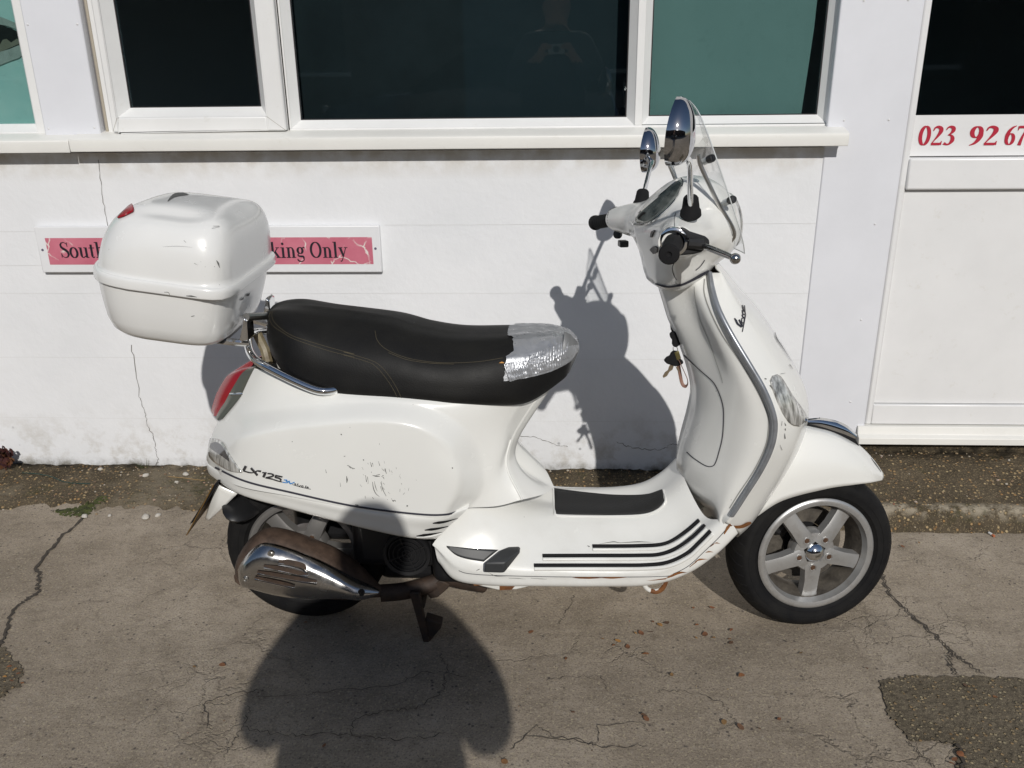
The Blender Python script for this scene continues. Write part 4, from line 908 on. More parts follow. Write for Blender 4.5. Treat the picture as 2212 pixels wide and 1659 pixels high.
# ---- tail lamp, rear indicators, plate
zi = lambda x, y: (378+.2278*x, 783+.2278*y)
sl = [B(*p, 0) for p in ((543, 792), (515, 799), (492, 810), (478, 829), (467, 851), (458, 879), (457, 890), (464, 899))]
bl_ = [B(*p, -.045) for p in ((546, 793), (534, 797), (521, 808), (507, 830), (496, 849), (486, 868), (476, 883), (467, 899))]
md_ = [a.lerp(b_, .62)+Vector((-.006, 0, 0)) for a, b_ in zip(sl, bl_)]
be = [B(*p, -.070) for p in ((556, 788), (556, 800), (553, 814), (535, 841), (515, 863), (495, 886), (480, 904), (472, 909))]
mb = MB(); mb.loft([sl, md_, bl_], 6, 5); LAMP = part('tail_lamp', mb, M['red_lens'], smooth=60)
mb = MB(); mb.loft([bl_, [a.lerp(b_, .5)+Vector((0, -.004, 0)) for a, b_ in zip(bl_, be)], be], 6, 4); M['lamph'] = mat('grey lamp housing', (.16, .16, .13), .25, .5); part('lamp_housing', mb, M['lamph'], LAMP, smooth=60)
mb = MB(); mb.tube([hit(bvh(bpy.data.objects['lamp_housing']), *zi(*v), .001) or W(B(*zi(*v), -.06)) for v in ((525, 303), (580, 300), (650, 297))], .003, 8); obj('lamp_trim', mb, M['chrome'], LAMP)
for sg in (1,):
    mb = MB(); patch_on(mb, T_SHELL, [(457, 947), (469, 947.5), (483, 956), (496, 979), (510, 1000), (524, 1019)], [(454, 960), (454, 984), (466, 998), (480, 1007), (500, 1017), (524, 1020)], 18, 8, .0025)
    ind = obj('rear_indicator', mb, M['clear_lens'], SCO, 60, solid=.003)
    mb = MB(); patch_on(mb, T_SHELL, [(459, 958), (470, 955), (481, 961), (490, 974), (498, 990)], [(456, 966), (460, 970), (470, 977), (484, 986), (499, 997)], 14, 6, .0042); obj('bulb_housing', mb, M['dlens'], ind, 60)
    mi = ind.copy(); COL.objects.link(mi); mi.parent = SCO; mi.matrix_parent_inverse = Matrix.Translation((0, -YC, 0)) @ Matrix.Translation((0, YC, 0)) @ Matrix.Scale(-1, 4, (0, 1, 0)) @ Matrix.Translation((0, -YC, 0))
pa, pb = B(464, 1043, -.10), B(406, 1151, -.10)
mb = MB(); mb.prism([pa+Vector((0, -.014, 0)), pb+Vector((0, -.014, 0)), pb+Vector((0, .214, 0)), pa+Vector((0, .214, 0))], (.004, 0, .002)); PL = part('number_plate', mb, M['yellow'], smooth=0)
mb = MB(); mb.prism([pa+Vector((.006, -.010, .004)), pb+Vector((.012, -.010, .03)), pb+Vector((.012, .21, .03)), pa+Vector((.006, .21, .004))], (.010, 0, .005)); part('plate_holder', mb, M['matt'], PL, bevel=.002)
ga = pts([(468, 1042, -.085), (478, 1050, -.09), (513, 1066, -.09)]); gb = pts([(455, 1085, -.07), (468, 1090, -.082), (480, 1098, -.08)]); gc_ = pts([(444, 1122, -.04), (450, 1124, -.05), (452, 1122, -.05)])
mb = MB(); mb.loft([ga, gb, gc_], 5, 5); 
c_ = [[Vector((p.x-.01, 0, p.z)) for p in r] for r in (ga, gb, gc_)]
for r1_, r2_ in zip((ga, gb, gc_), c_): pass
mb.grid([[ga[0], gb[0], gc_[0]], [c_[0][0], c_[1][0], c_[2][0]], [Vector((p.x, -p.y, p.z)) for p in (ga[0], gb[0], gc_[0])]])
part('rear_mudguard', mb, M['paint'], smooth=60, solid=.003)
mb = MB(); mb.ball((0, 0, 0), 1, 10, (.05, .11, .022)); mb.xf(Matrix.Translation(B(532, 1078, -.02)) @ Matrix.Rotation(.35, 4, 'Y')); part('inner_mudguard', mb, M['black'])
# badge and scratches on the side cowl
zl = lambda x, y: (507.6+.083*x, 993.7+.083*y)
mb = MB()
for L, w_ in (([(300, 150), (240, 262)], 5.2), ([(225, 268), (370, 312), (480, 318), (590, 275), (690, 285)], [2.4, 2.4, 2, 2.8, 3.6]), ([(430, 200), (600, 388)], [4.2, 4.4]), ([(725, 316), (835, 322)], 2.2), ([(805, 322), (752, 438)], 5.2), ([(860, 340), (965, 352), (1012, 388), (960, 420), (815, 447)], [2.6, 2.6, 4, 3, 2.6]), ([(808, 450), (1000, 490)], 2.4), ([(1060, 388), (1245, 430)], 2.6), ([(1085, 390), (1062, 438), (1150, 462), (1205, 500), (1190, 528)], [4, 3, 3, 3.6, 2]), ([(1010, 498), (1130, 535), (1235, 562)], [2.2, 2.2, 1.4])):
    strip_on(mb, T_SHELL, [zl(*v) for v in L], w_, .0022, 5)
bdg = obj('model_badge', mb, M['badge'], SCO, 0, solid=.0015)
mb = MB()
for L, w_ in (([(1280, 508), (1365, 512), (1335, 540), (1395, 552), (1365, 582), (1245, 566)], 2.0), ([(1415, 530), (1445, 612)], 2.6), ([(1445, 612), (1560, 570)], 2.2)): strip_on(mb, T_SHELL, [zl(*v) for v in L], w_, .0022, 4)
obj('badge_numeral', mb, M['blue'], bdg, 0)
mb = MB()
for L, w_ in (([(1500, 628), (1700, 690), (1980, 750)], 1.2), ([(1555, 600), (1590, 612), (1580, 640), (1550, 625)], 1.5), ([(1590, 612), (1585, 648)], 1.5), ([(1650, 600), (1625, 655)], 1.8), ([(1665, 640), (1685, 672), (1725, 648)], 1.4), ([(1745, 655), (1780, 662), (1775, 690), (1740, 684), (1745, 655)], 1.4), ([(1858, 655), (1835, 715)], 1.8), ([(1880, 700), (1920, 710), (1905, 690), (1875, 695), (1880, 722), (1930, 738)], 1.3)): strip_on(mb, T_SHELL, [zl(*v) for v in L], w_, .002, 4)
obj('badge_script', mb, M['badge'], bdg, 0)
zf_ = lambda x, y: (378+.3174*x, 918+.3174*y)
mb = MB(); rnd = random.Random(11)
for L, w_ in (([(1172, 272), (1190, 280), (1215, 300)], [.6, 1.6, .5]), ([(1185, 285), (1225, 295)], [.6, 1]), ([(1168, 345), (1172, 370), (1170, 392)], [.6, 3.2, .8]), ([(1345, 385), (1352, 430), (1368, 465), (1392, 485)], [.8, 1.8, 1.4, .5]), ([(1358, 385), (1366, 420), (1378, 450)], [.6, 1.4, .4]), ([(1405, 380), (1412, 430), (1438, 482)], [.6, 1.5, .8]), ([(1400, 415), (1408, 450)], [1, .4]), ([(1345, 340), (1368, 346), (1395, 348)], [.6, 2.2, .8]), ([(1368, 340), (1395, 335)], [.5, 1.4]), ([(1330, 250), (1340, 282)], [.5, 1.8]), ([(1345, 255), (1350, 280)], [1, .4]), ([(1385, 245), (1395, 275)], [.5, 1.2]), ([(1298, 345), (1305, 385)], [.5, 1.6]), ([(1310, 350), (1318, 395)], [1.2, .4]), ([(1430, 295), (1440, 330)], [2, .8]), ([(1025, 300), (1032, 325)], [.4, 1.2]), ([(1125, 390), (1128, 418)], [.4, .9]), ([(1150, 212), (1160, 210)], 1.2), ([(1282, 232), (1286, 240)], 2), ([(1420, 340), (1405, 350)], [1.4, .4]), ([(1480, 512), (1492, 516)], 2.4), ([(1495, 508), (1502, 518)], 1.6), ([(1578, 545), (1584, 552)], 3), ([(1225, 540), (1250, 545)], [1, 2.6]), ([(1272, 570), (1276, 592)], 1.6), ([(1130, 60), (1136, 66)], 2.2), ([(1886, 287), (1888, 296)], 2.2), ([(798, 110), (802, 114)], 1.4)):
    strip_on(mb, T_SHELL, [zf_(*v) for v in L], w_, .0016, 3)
for i in range(46):
    x, y = rnd.gauss(1395, 110), rnd.gauss(370, 90); l_ = rnd.uniform(4, 22); a_ = rnd.gauss(1.25, .35)
    if y > 535 or x > 1700: continue
    strip_on(mb, T_SHELL, [zf_(x, y), zf_(x+l_*math.cos(a_), y+l_*math.sin(a_))], [rnd.uniform(.3, .9), rnd.uniform(.2, .7)], .0016, 2)
obj('scratch', mb, M['scratch'], shell, 0)

# ---- leg shield: outer face, inner fairing, edge trim
TR = [(1533, 590, -.078), (1539, 626, -.115), (1552, 668, -.150), (1578, 720, -.180), (1617, 785, -.205), (1649, 840, -.220), (1669, 889, -.228), (1674, 925, -.230), (1666, 967, -.228), (1643, 1016, -.220), (1610, 1068, -.212), (1584, 1108, -.204), (1568, 1128, -.198)]
SI = [(1546, 578), (1572, 608), (1600, 642), (1638, 684), (1688, 756), (1722, 812), (1741, 855), (1745, 902), (1728, 960), (1696, 1020), (1655, 1082), (1620, 1130), (1590, 1158)]
T0 = pts(TR); S0 = [B(x, y, -.068) for x, y in SI]; C1 = [Vector((p.x+.010, 0, p.z+.002)) for p in S0]
M1 = [a.lerp(b_, .48)+Vector((.014, -.018, 0)) for a, b_ in zip(T0, S0)]
mb = MB(); mb.loft([T0, M1, S0, C1], 6, 6); SHD = part('leg_shield', mb, M['paint'], smooth=60, solid=.003); T_OUT = bvh(SHD)
RI = [(1420, 615), (1430, 648), (1443, 690), (1462, 732), (1482, 790), (1491, 835), (1490, 876), (1480, 922), (1467, 967), (1461, 1005), (1470, 1045), (1500, 1075), (1530, 1098)]
QI = [(1470, 612, -.06), (1486, 645, -.07), (1503, 690, -.085), (1525, 735, -.105), (1549, 790, -.130), (1561, 840, -.146), (1566, 890, -.152), (1563, 935, -.154), (1553, 985, -.152), (1540, 1025, -.150), (1535, 1065, -.150), (1540, 1090, -.150), (1548, 1112, -.150)]
LI = [Vector((p.x-.006, p.y+.012, p.z)) for p in T0]; Q0 = pts(QI); R0 = [B(x, y, 0) for x, y in RI]
PI_ = [a.lerp(b_, .45)+Vector((-.004, -.012, 0)) for a, b_ in zip(LI, Q0)]
QQ = [Vector((b_.x+(a.x-b_.x)*.22, a.y*.48, a.z*.35+b_.z*.65)) for a, b_ in zip(Q0, R0)]
mb = MB(); mb.loft([r_+[r_[-1]+V(.002 if r_ is T0 else .004, .02 if r_ is T0 else 0, -.008 if r_ is T0 else -.07)] for r_ in (T0, LI, PI_, Q0, QQ, R0)], 6, 6); INN = part('inner_fairing', mb, M['paint'], smooth=60); T_INN = bvh(INN)
mb = MB(); strip_on(mb, T_INN, [(1350+.3255*x, 567+.3255*y) for x, y in ((528, 110), (526, 200), (566, 320), (646, 480), (766, 660), (872, 840), (944, 1000), (953, 1100), (932, 1220), (856, 1380), (756, 1530), (694, 1630))], 2.6, .001, 5); M['lipgap'] = mat('inner lip shadow gap', (.30, .30, .28), .6); obj('lip_gap', mb, M['lipgap'], INN, 0)
tp = spline(T0, 5); mb = MB(); mb.tube(tp[:-4], .0062, 10); mb.tube([Vector((p.x, -p.y, p.z)) for p in tp[:-4]], .0062, 10); part('edge_trim', mb, M['grey_rubber'], smooth=60)
zd = lambda x, y: (1350+.3255*x, 567+.3255*y)
mb = MB(); strip_on(mb, T_INN, [zd(*v) for v in ((350, 580), (420, 640), (500, 715), (580, 785), (615, 840), (645, 920), (657, 1000), (650, 1150), (625, 1260), (600, 1335), (572, 1354), (530, 1345), (460, 1300), (412, 1258))], 1.9, .0012, 5)
GL = obj('glove_box_gap', mb, M['line'], INN, 0)
mb = MB(); strip_on(mb, T_INN, [zd(*v) for v in ((462, 160), (470, 260), (500, 380), (550, 500), (600, 640), (640, 760), (650, 800))], 1.2, .001, 5); M['soft'] = mat('faint panel gap', (.42, .42, .40), .6); obj('panel_gap', mb, M['soft'], INN, 0)
mb = MB(); patch_on(mb, T_OUT, [(1661, 823), (1668, 845), (1684, 884), (1700, 910), (1712, 918)], [(1666, 812), (1682, 813), (1710, 857), (1736, 893), (1738, 910), (1724, 920)], 16, 8, .003)
fi = obj('front_indicator', mb, M['clear_lens'], SCO, 60, solid=.004)
mi = fi.copy(); COL.objects.link(mi); mi.parent = SCO; mi.matrix_parent_inverse = Matrix.Scale(-1, 4, (0, 1, 0)) @ Matrix.Translation((0, -YC, 0))
zv = lambda x, y: (1555.3+.0456*x, 648+.0456*y)
mb = MB()
for L, w_ in (([(650, 885), (730, 1010), (800, 1150), (990, 1310)], [2, 4.2, 4, 3]), ([(870, 950), (930, 1100), (1010, 1290)], [3.4, 3, 1.6]), ([(1110, 300), (1135, 600), (1150, 800), (1090, 1150), (1020, 1530)], [1.2, 1.6, 1.8, 2, 1.6]), ([(985, 885), (1000, 1080), (1080, 1090), (1110, 900), (1010, 890)], 1.8), ([(1000, 720), (1050, 850), (1120, 830)], 2), ([(1010, 500), (1040, 700), (1130, 720)], 2.2), ([(1020, 400), (1080, 560), (1130, 520)], 2), ([(1000, 270), (1030, 400), (1110, 380), (1100, 290)], 1.8), ([(1010, 1090), (1020, 1290)], 1.4)):
    strip_on(mb, T_OUT, [zv(*v) for v in L], w_, .003, 4)
obj('name_badge', mb, M['badge'], SCO, 0, solid=.0015)
mb = MB()
for L, w_ in (([(988, 468), (1000, 510), (1040, 570), (1095, 658)], [.8, 2, 1.2, .4]), ([(1085, 680), (1105, 712)], [1.4, .4]), ([(1052, 1060), (1060, 1080)], [.5, 1.6]), ([(1056, 1098), (1058, 1112)], [2, 1]), ([(1052, 1130), (1056, 1165)], [.6, 2]), ([(1035, 1050), (1032, 1080)], [.5, .8]), ([(1022, 1205), (1036, 1240)], [.4, 1]), ([(920, 772), (932, 776)], 2), ([(1025, 742), (1055, 738)], [1, .4]), ([(955, 815), (970, 840)], [2, .4])): strip_on(mb, T_OUT, [zd(*v) for v in L], w_, .0035, 4)
obj('scratch', mb, M['scratch'], SHD, 0)
mb = MB()
for L, w_ in (([zg(2075, 590), zg(2100, 600), zg(2150, 598), zg(2190, 580), zg(2212, 572)], [3, 6, 7, 8, 4]), ([zg(2045, 660), zg(2070, 628), zg(2095, 610)], [1, 4, 3])): strip_on(mb, T_OUT, L, w_, .004, 4)
obj('rust_patch', mb, M['rust'], SHD, 0)
mb = MB(); mb.prism([B(*p, -.155) for p in ((1560, 1108), (1574, 1098), (1578, 1102), (1570, 1120), (1560, 1118))], (0, .012, 0)); part('torn_seal', mb, M['matt'], smooth=0)

# ---- front end, built straight in the handlebar frame and turned with the steering
H = BARS.un
zc = lambda x, y: (1242+.2604*x, 189+.2604*y)
def hp(L): return [H(*p) for p in L]
def hpart(name, mb, m, par=None, **k): return part(name, mb, m, par, fr=BARS, **k)
sec = [(0, [(.226, .893), (.196, .960), (.174, 1.030), (.212, 1.084), (.272, 1.130), (.338, 1.130), (.398, 1.088), (.420, 1.028), (.402, .976), (.352, .945), (.318, .916)]),
       (.055, [(.230, .893), (.202, .962), (.182, 1.030), (.216, 1.079), (.274, 1.122), (.336, 1.120), (.392, 1.080), (.412, 1.024), (.394, .976), (.346, .945), (.314, .916)]),
       (.105, [(.246, .908), (.208, .972), (.190, 1.030), (.214, 1.064), (.260, 1.090), (.315, 1.088), (.360, 1.058), (.374, 1.020), (.358, .984), (.322, .960), (.288, .924)]),
       (.150, [(.222, .976), (.200, .998), (.190, 1.030), (.203, 1.055), (.236, 1.070), (.275, 1.066), (.302, 1.048), (.312, 1.02), (.300, .996), (.268, .982), (.244, .974)]),
       (.195, [(.196, .990), (.180, 1.006), (.175, 1.028), (.186, 1.049), (.212, 1.061), (.242, 1.057), (.264, 1.042), (.270, 1.022), (.259, 1.0), (.236, .987), (.214, .984)]),
       (.238, [(.180, .994), (.166, 1.006), (.162, 1.024), (.171, 1.042), (.190, 1.050), (.210, 1.049), (.224, 1.038), (.228, 1.022), (.221, 1.005), (.208, .994), (.193, .990)])]
ring_ = [[V(x-max(0, x-.35)*.22, -y, z) for x, z in s] for y, s in sec]
g = [spline(r, 4, closed=True) for r in ring_]
cols = [spline([g[i][j] for i in range(len(g))], 6) for j in range(len(g[0]))]
half = [[c_[i] for c_ in cols] for i in range(len(cols[0]))]
mb = MB(); mb.grid(half, cu=True); mb.grid([[V(p.x, -p.y, p.z) for p in r] for r in half], cu=True)
mb.f.append(tuple((len(half)-1)*len(half[0])+j for j in range(len(half[0]))))
k0 = len(half)*len(half[0]); mb.f.append(tuple(k0+(len(half)-1)*len(half[0])+j for j in range(len(half[0]))))
HEAD = hpart('handlebar_cover', mb, M['paint'], smooth=60); T_HEAD = bvh(HEAD)
M['dial'] = mat('dial glass', (.10, .115, .11), .08, .2, coat=.7); q = N(M['dial']); q.color(q.ramp(q.noise(22, 3), [(.38, (.045, .055, .052)), (.62, (.20, .215, .20))]))
mb = MB(); patch_on(mb, T_HEAD, [zc(*v) for v in ((488, 1110), (540, 1040), (640, 950), (740, 870), (830, 795), (885, 772))], [zc(*v) for v in ((505, 1130), (560, 1132), (640, 1108), (760, 1010), (850, 900), (896, 785))], 20, 8, .002); DIAL = obj('instrument_panel', mb, M['dial'], SCO, 60, solid=.003)
mb = MB(); strip_on(mb, T_HEAD, [zc(*v) for v in ((478, 1115), (500, 1140), (570, 1143), (650, 1118), (775, 1015), (862, 905), (902, 800), (885, 765))], 2.0, .004, 5); obj('dial_rim', mb, M['chrome'], DIAL, 0, solid=.002)
mb = MB(); strip_on(mb, T_HEAD, [zc(540, 1095), zc(575, 1055), zc(600, 1050)], [3.5, 5, 2], .005, 3); obj('lcd', mb, M['matt'], DIAL, 0)
mb = MB(); strip_on(mb, T_HEAD, [zc(*v) for v in ((828, 1170), (825, 1100), (835, 1040))], 1.0, .001, 4); strip_on(mb, T_HEAD, [zc(*v) for v in ((835, 1430), (810, 1490), (820, 1550), (845, 1595))], 1.4, .001, 4); strip_on(mb, T_HEAD, [zc(*v) for v in ((1075, 1430), (1040, 1480), (1000, 1515))], 2.0, .001, 4); obj('panel_gap', mb, M['line'], HEAD, 0)
mb = MB(); mb.tube([V(.272, 0, .925), V(.285, 0, .885)], .044, 24, sx=.8); hpart('neck_seal', mb, M['matt'])
mb = MB(); strip_on(mb, T_HEAD, [zc(*v) for v in ((640, 1240), (650, 1200), (668, 1190))], [3, 5, 3], .002, 3)
strip_on(mb, T_HEAD, [zc(*v) for v in ((645, 1360), (665, 1345), (690, 1345))], [12, 16, 10], .002, 3); obj('switch', mb, M['black'], HEAD, 0, solid=.003)
mb = MB(); strip_on(mb, bvh(HEAD, INN), [(1417, 612), (1440, 618), (1465, 616), (1490, 606), (1512, 594), (1530, 584)], [3, 4, 4, 5, 7, 4], .002, 5); obj('neck_gap', mb, M['line'], HEAD, 0)
# head lamp on the front face
mb = MB(); mb.ball((0, 0, 0), 1, 12, (.02, .062, .062)); mb.xf(Matrix.Translation(V(.393, 0, 1.035)) @ Matrix.Rotation(-.12, 4, 'Y')); hpart('head_lamp', mb, M['clear_lens'])
mb = MB(); mb.lathe([(.057, -.012), (.061, -.006), (.061, .004), (.057, .008)], V(.388, 0, 1.035), (1, 0, .12), 32); hpart('lamp_rim', mb, M['chrome'])
# grips, levers, switch housings
def grips(sg):
    a, b_ = V(.193, .236*sg, 1.022), V(.147 if sg < 0 else .160, .362*sg, 1.014 if sg < 0 else 1.0)
    d = (b_-a).normalized(); L_ = (b_-a).length
    mb = MB(); mb.lathe([(.0285, -.004), (.0295, .002), (.0285, .010), (.024, .012), (.022, .012)], a, d, 28); r_ = hpart('grip_collar', mb, M['chrome'] if sg < 0 else M['black'])
    prof = [(.0165, .008), (.0172, .012)]
    for k in range(9): prof += [(.0165, .018+.011*k), (.0172, .021+.011*k), (.0172, .026+.011*k)]
    prof += [(.0165, L_-.014), (.019, L_-.012), (.0195, L_-.004), (.017, L_), (.006, L_+.001), (.0055, L_-.002), (.0001, L_-.003)]
    mb = MB(); mb.lathe(prof, a, d, 24); hpart('hand_grip', mb, M['matt'], smooth=40)
grips(-1); grips(1)
mb = MB()
P_ = hp([(*zc(870, 1165), -.243), (*zc(905, 1160), -.245), (*zc(960, 1195), -.245), (*zc(1085, 1235), -.243), (*zc(1118, 1262), -.242), (*zc(1122, 1305), -.242), (*zc(1050, 1370), -.244), (*zc(990, 1385), -.246), (*zc(850, 1400), -.25), (*zc(840, 1280), -.25)])
mb.prism(P_, (0, .022, 0)); SW = hpart('brake_perch', mb, M['black'], bevel=.006, seg=3)
mb = MB(); mb.tube(hp([(*zc(935, 1290), -.25), (*zc(1060, 1300), -.252)]), .011, 10); hpart('lever_mount', mb, M['black'], SW)
lv = hp([(*zc(1055, 1310), -.255), (*zc(1120, 1335), -.285), (*zc(1220, 1375), -.325), (*zc(1310, 1412), -.362)])
mb = MB(); mb.tube(spline(lv, 5), [.0055, .0058, .006, .0062, .0065, .0066, .0066, .0066, .0066, .0066, .0066, .0064, .0062, .006, .0058, .0056], 12, sx=.75); mb.ball(lv[-1]+(lv[-1]-lv[-2]).normalized()*.008, .0105, 9)
M['alloy'] = mat('lever alloy', (.48, .48, .47), .22, 1.0); hpart('brake_lever', mb, M['alloy'], smooth=60)
mb = MB(); mb.tube(spline([V(p.x, -p.y, p.z) for p in lv], 5), .0062, 12, sx=.75); e = [V(p.x, -p.y, p.z) for p in lv]; mb.ball(e[-1]+(e[-1]-e[-2]).normalized()*.008, .0105, 9); hpart('brake_lever', mb, M['alloy'], smooth=60)
mb = MB(); mb.box((.235, .235, 1.012), (.06, .022, .045)); hpart('brake_perch', mb, M['black'], bevel=.006)
mb = MB(); 
for cx_, cy_, r_ in ((345, 1125, .010), (355, 1218, .011)):
    mb.lathe([(r_, -.004), (r_, .004), (.0001, .005)], H(*zc(cx_, cy_), .232), (-.6, -.55, .1), 14)
hpart('switch', mb, M['black']); mb = MB(); mb.box(H(*zc(400, 1295), .225), (.022, .03, .016)); hpart('choke_switch', mb, M['black'], bevel=.003)
# mirrors
def mirror(cpx, top, bot, y, foot, fy, stop, sy, sc=1.0):
    c_ = H(*cpx, y); up = (H(*top, y)-H(*bot, y)); La = up.length/2; up.normalize()
    s_ = V(.52, .854, 0) if fy < 0 else V(.52, .854, 0); s_ = (s_-up*s_.dot(up)).normalized(); f_ = up.cross(s_)
    if f_.x < 0: f_ = -f_
    Ls, D = .043*sc, .034*sc; rows = []
    for i in range(13):
        e_ = math.pi/2*i/12; ce, se = max(math.cos(e_), 0.0)**.8, math.sin(e_)
        rows.append([c_ + up*(La*ce*math.sin(t)) + s_*(Ls*ce*math.cos(t)*(1-.30*max(0, math.sin(t))**1.5)) + f_*(D*se*(1-.2*ce*math.sin(t))) for t in [2*math.pi*k/40 for k in range(40)]])
    mb = MB(); mb.grid([[p-f_*.006 for p in rows[0]]] + rows, cu=True); R_ = hpart('mirror', mb, M['shell'], smooth=60)
    mb = MB(); g_ = [c_ - f_*.004 + up*(La*.96*math.sin(t)) + s_*(Ls*.96*math.cos(t)*(1-.30*max(0, math.sin(t))**1.5)) for t in [2*math.pi*k/40 for k in range(40)]]; mb.v = g_; mb.f = [tuple(range(40))]; hpart('mirror_glass', mb, M['mirror'], R_, smooth=0)
    a = H(*foot, fy); b_ = H(*stop, sy); top_ = c_ - up*La*.62 + f_*D*.5
    mb = MB(); mb.tube(spline([a, a.lerp(b_, .5)+V(0, 0, .004), b_, top_], 8), .0058, 12); hpart('mirror_stem', mb, M['chrome'], R_, smooth=60)
    mb = MB(); mb.lathe([(.0001, .034), (.013, .034), (.0150, .031), (.0180, .006), (.0205, .003), (.0215, -.006), (.018, -.010)], a, (b_-a).normalized()*.5+V(0, 0, .5), 20); hpart('mirror_boot', mb, M['matt'], R_, smooth=40)
M['mirror'] = mat('mirror glass', (.9, .9, .9), .01, 1.0)
mirror(zc(836, 365), zc(885, 78), zc(790, 660), -.37, (1492, 458), -.20, (1489, 350), -.33)
mirror(zc(598, 520), zc(612, 340), zc(582, 722), .41, (1386, 440), .20, (1408, 350), .345)
# clear fly screen, its rods and knobs
def scr(u, v):                                             # u across -1..1, v up 0..1
    z = .972 + .315*v; w_ = .100+.075*math.sin(math.pi*min(1, (v*1.05+.12)))**.8 if v < .8 else .100+.075*math.sin(math.pi*min(1, .96))**.8 + 0
    xe = .392-.150*v+.02*math.sin(math.pi*v)
    return V(xe + .050*(1-u*u), w_*u, z)
prof_w = [(.0, .085), (.08, .120), (.2, .150), (.4, .168), (.6, .166), (.75, .150), (.88, .120), (.95, .090), (1.0, .045)]
def sw(v):
    for (a, x), (b_, y) in zip(prof_w, prof_w[1:]):
        if v <= b_: return x+(y-x)*(v-a)/(b_-a)
    return .045
def scr2(u, v):
    z = .972+.318*v; xe = .394-.142*v+.016*math.sin(math.pi*v)-.02*(v < .08)*(1-v/.08); xe = .378-.128*v; return V(xe+.027*(1-(u*sw(v)/.17)**2), sw(v)*u, z)
rows = [[scr2(-1+2*i/24, j/30) for i in range(25)] for j in range(31)]
mb = MB(); mb.grid(rows); M['clear'] = m_glass('clear acrylic', (.95, .96, .96), .01); SCR = hpart('fly_screen', mb, M['clear'], smooth=70)
edge = [r[0] for r in rows] + rows[-1][1:-1] + [r[-1] for r in rows[::-1]] + rows[0][-2:0:-1]
M['acr'] = mat('acrylic edge', (.62, .65, .65), .15); mb = MB(); mb.tube(edge+[edge[0]], .0012, 6, cap=False); hpart('screen_edge', mb, M['acr'], SCR)
for sg in (-1, 1):
    mb = MB(); rp_ = [V(.352, -.085, .965), V(.385, -.105, .995), V(.366, -.125, 1.055), V(.322, -.125, 1.135), V(.296, -.122, 1.19)]
    rp_ = hp([(1562, 545, -.09), (1578, 522, -.105), (1585, 498, -.115), (1549, 434, -.120), (1515, 361, -.118), (1508, 335, -.118)])
    mb.tube(spline([V(p.x, p.y*-sg, p.z) for p in rp_], 6), .0048, 10); RD = hpart('screen_rod', mb, M['steel'], SCR)
    for bx, by in ((1535, 343), (1580, 432)):
        c_ = H(bx, by, -.135); i_ = H(bx-14, by+6, -.110)
        d_ = (c_-i_).normalized(); mb = MB(); mb.lathe([(.0001, .011), (.0065, .0105), (.0082, .007), (.0082, -.006), (.006, -.008)], V(c_.x, c_.y*-sg, c_.z), V(d_.x, d_.y*-sg, d_.z), 16); hpart('screen_knob', mb, M['black'], SCR)
        mb = MB(); mb.tube([V(c_.x, c_.y*-sg, c_.z), V(i_.x, i_.y*-sg, i_.z)], .0075, 10); hpart('screen_clamp', mb, M['acr2'] if 'acr2' in M else M['acr'], SCR)

# ---- front mudguard with its chrome crest
ft = hp([(1668, 898, 0), (1744, 917, 0), (1800, 932, 0), (1852, 960, 0), (1884, 991, 0), (1908, 1024, 0)])
fs = hp([(1665, 945, -.052), (1740, 940, -.052), (1800, 950, -.050), (1846, 972, -.045), (1879, 999, -.034), (1908, 1027, -.012)])
fm = hp([(1650, 1030, -.084), (1715, 1008, -.086), (1790, 1003, -.082), (1846, 1010, -.070), (1882, 1020, -.050), (1908, 1031, -.018)])
fb = hp([(1628, 1120, -.086), (1690, 1081, -.088), (1783, 1056, -.084), (1843, 1047, -.074), (1882, 1042, -.056), (1905, 1037, -.022)])
mb = MB(); mb.loft([ft, fs, fm, fb], 8, 6); FEN = hpart('front_mudguard', mb, M['paint'], smooth=60, solid=.003); T_FEN = bvh(FEN)
mb = MB(); strip_on(mb, T_FEN, [(1880, 990), (1890, 1003), (1902, 1020)], [.6, 2.6, 1], .002, 3); obj('scratch', mb, M['scratch'], FEN, 0)
ca = hp([(1738, 903, 0), (1772, 902, 0), (1804, 908, 0), (1830, 919, 0), (1851, 938, 0)]); cb = hp([(1738, 916, -.012), (1770, 921, -.012), (1800, 930, -.012), (1826, 939, -.012), (1847, 948, -.010)])
mb = MB(); mb.loft([ca, [a.lerp(b_, .5)+V(0, -.004, .002) for a, b_ in zip(ca, cb)], cb], 5, 4); CRST = hpart('crest', mb, M['chrome'], smooth=60)
cc = hp([(1742, 932, -.014), (1775, 939, -.014), (1805, 949, -.014), (1832, 961, -.013), (1861, 972, -.008)]); mb = MB(); mb.loft([cb, cc], 5, 3); mb.grid([[a for a in cb[-1:]]+[cc[-1]], [V(cb[-1].x+.004, 0, cb[-1].z), V(cc[-1].x, 0, cc[-1].z)]]); hpart('crest_base', mb, M['matt'], CRST, smooth=60)

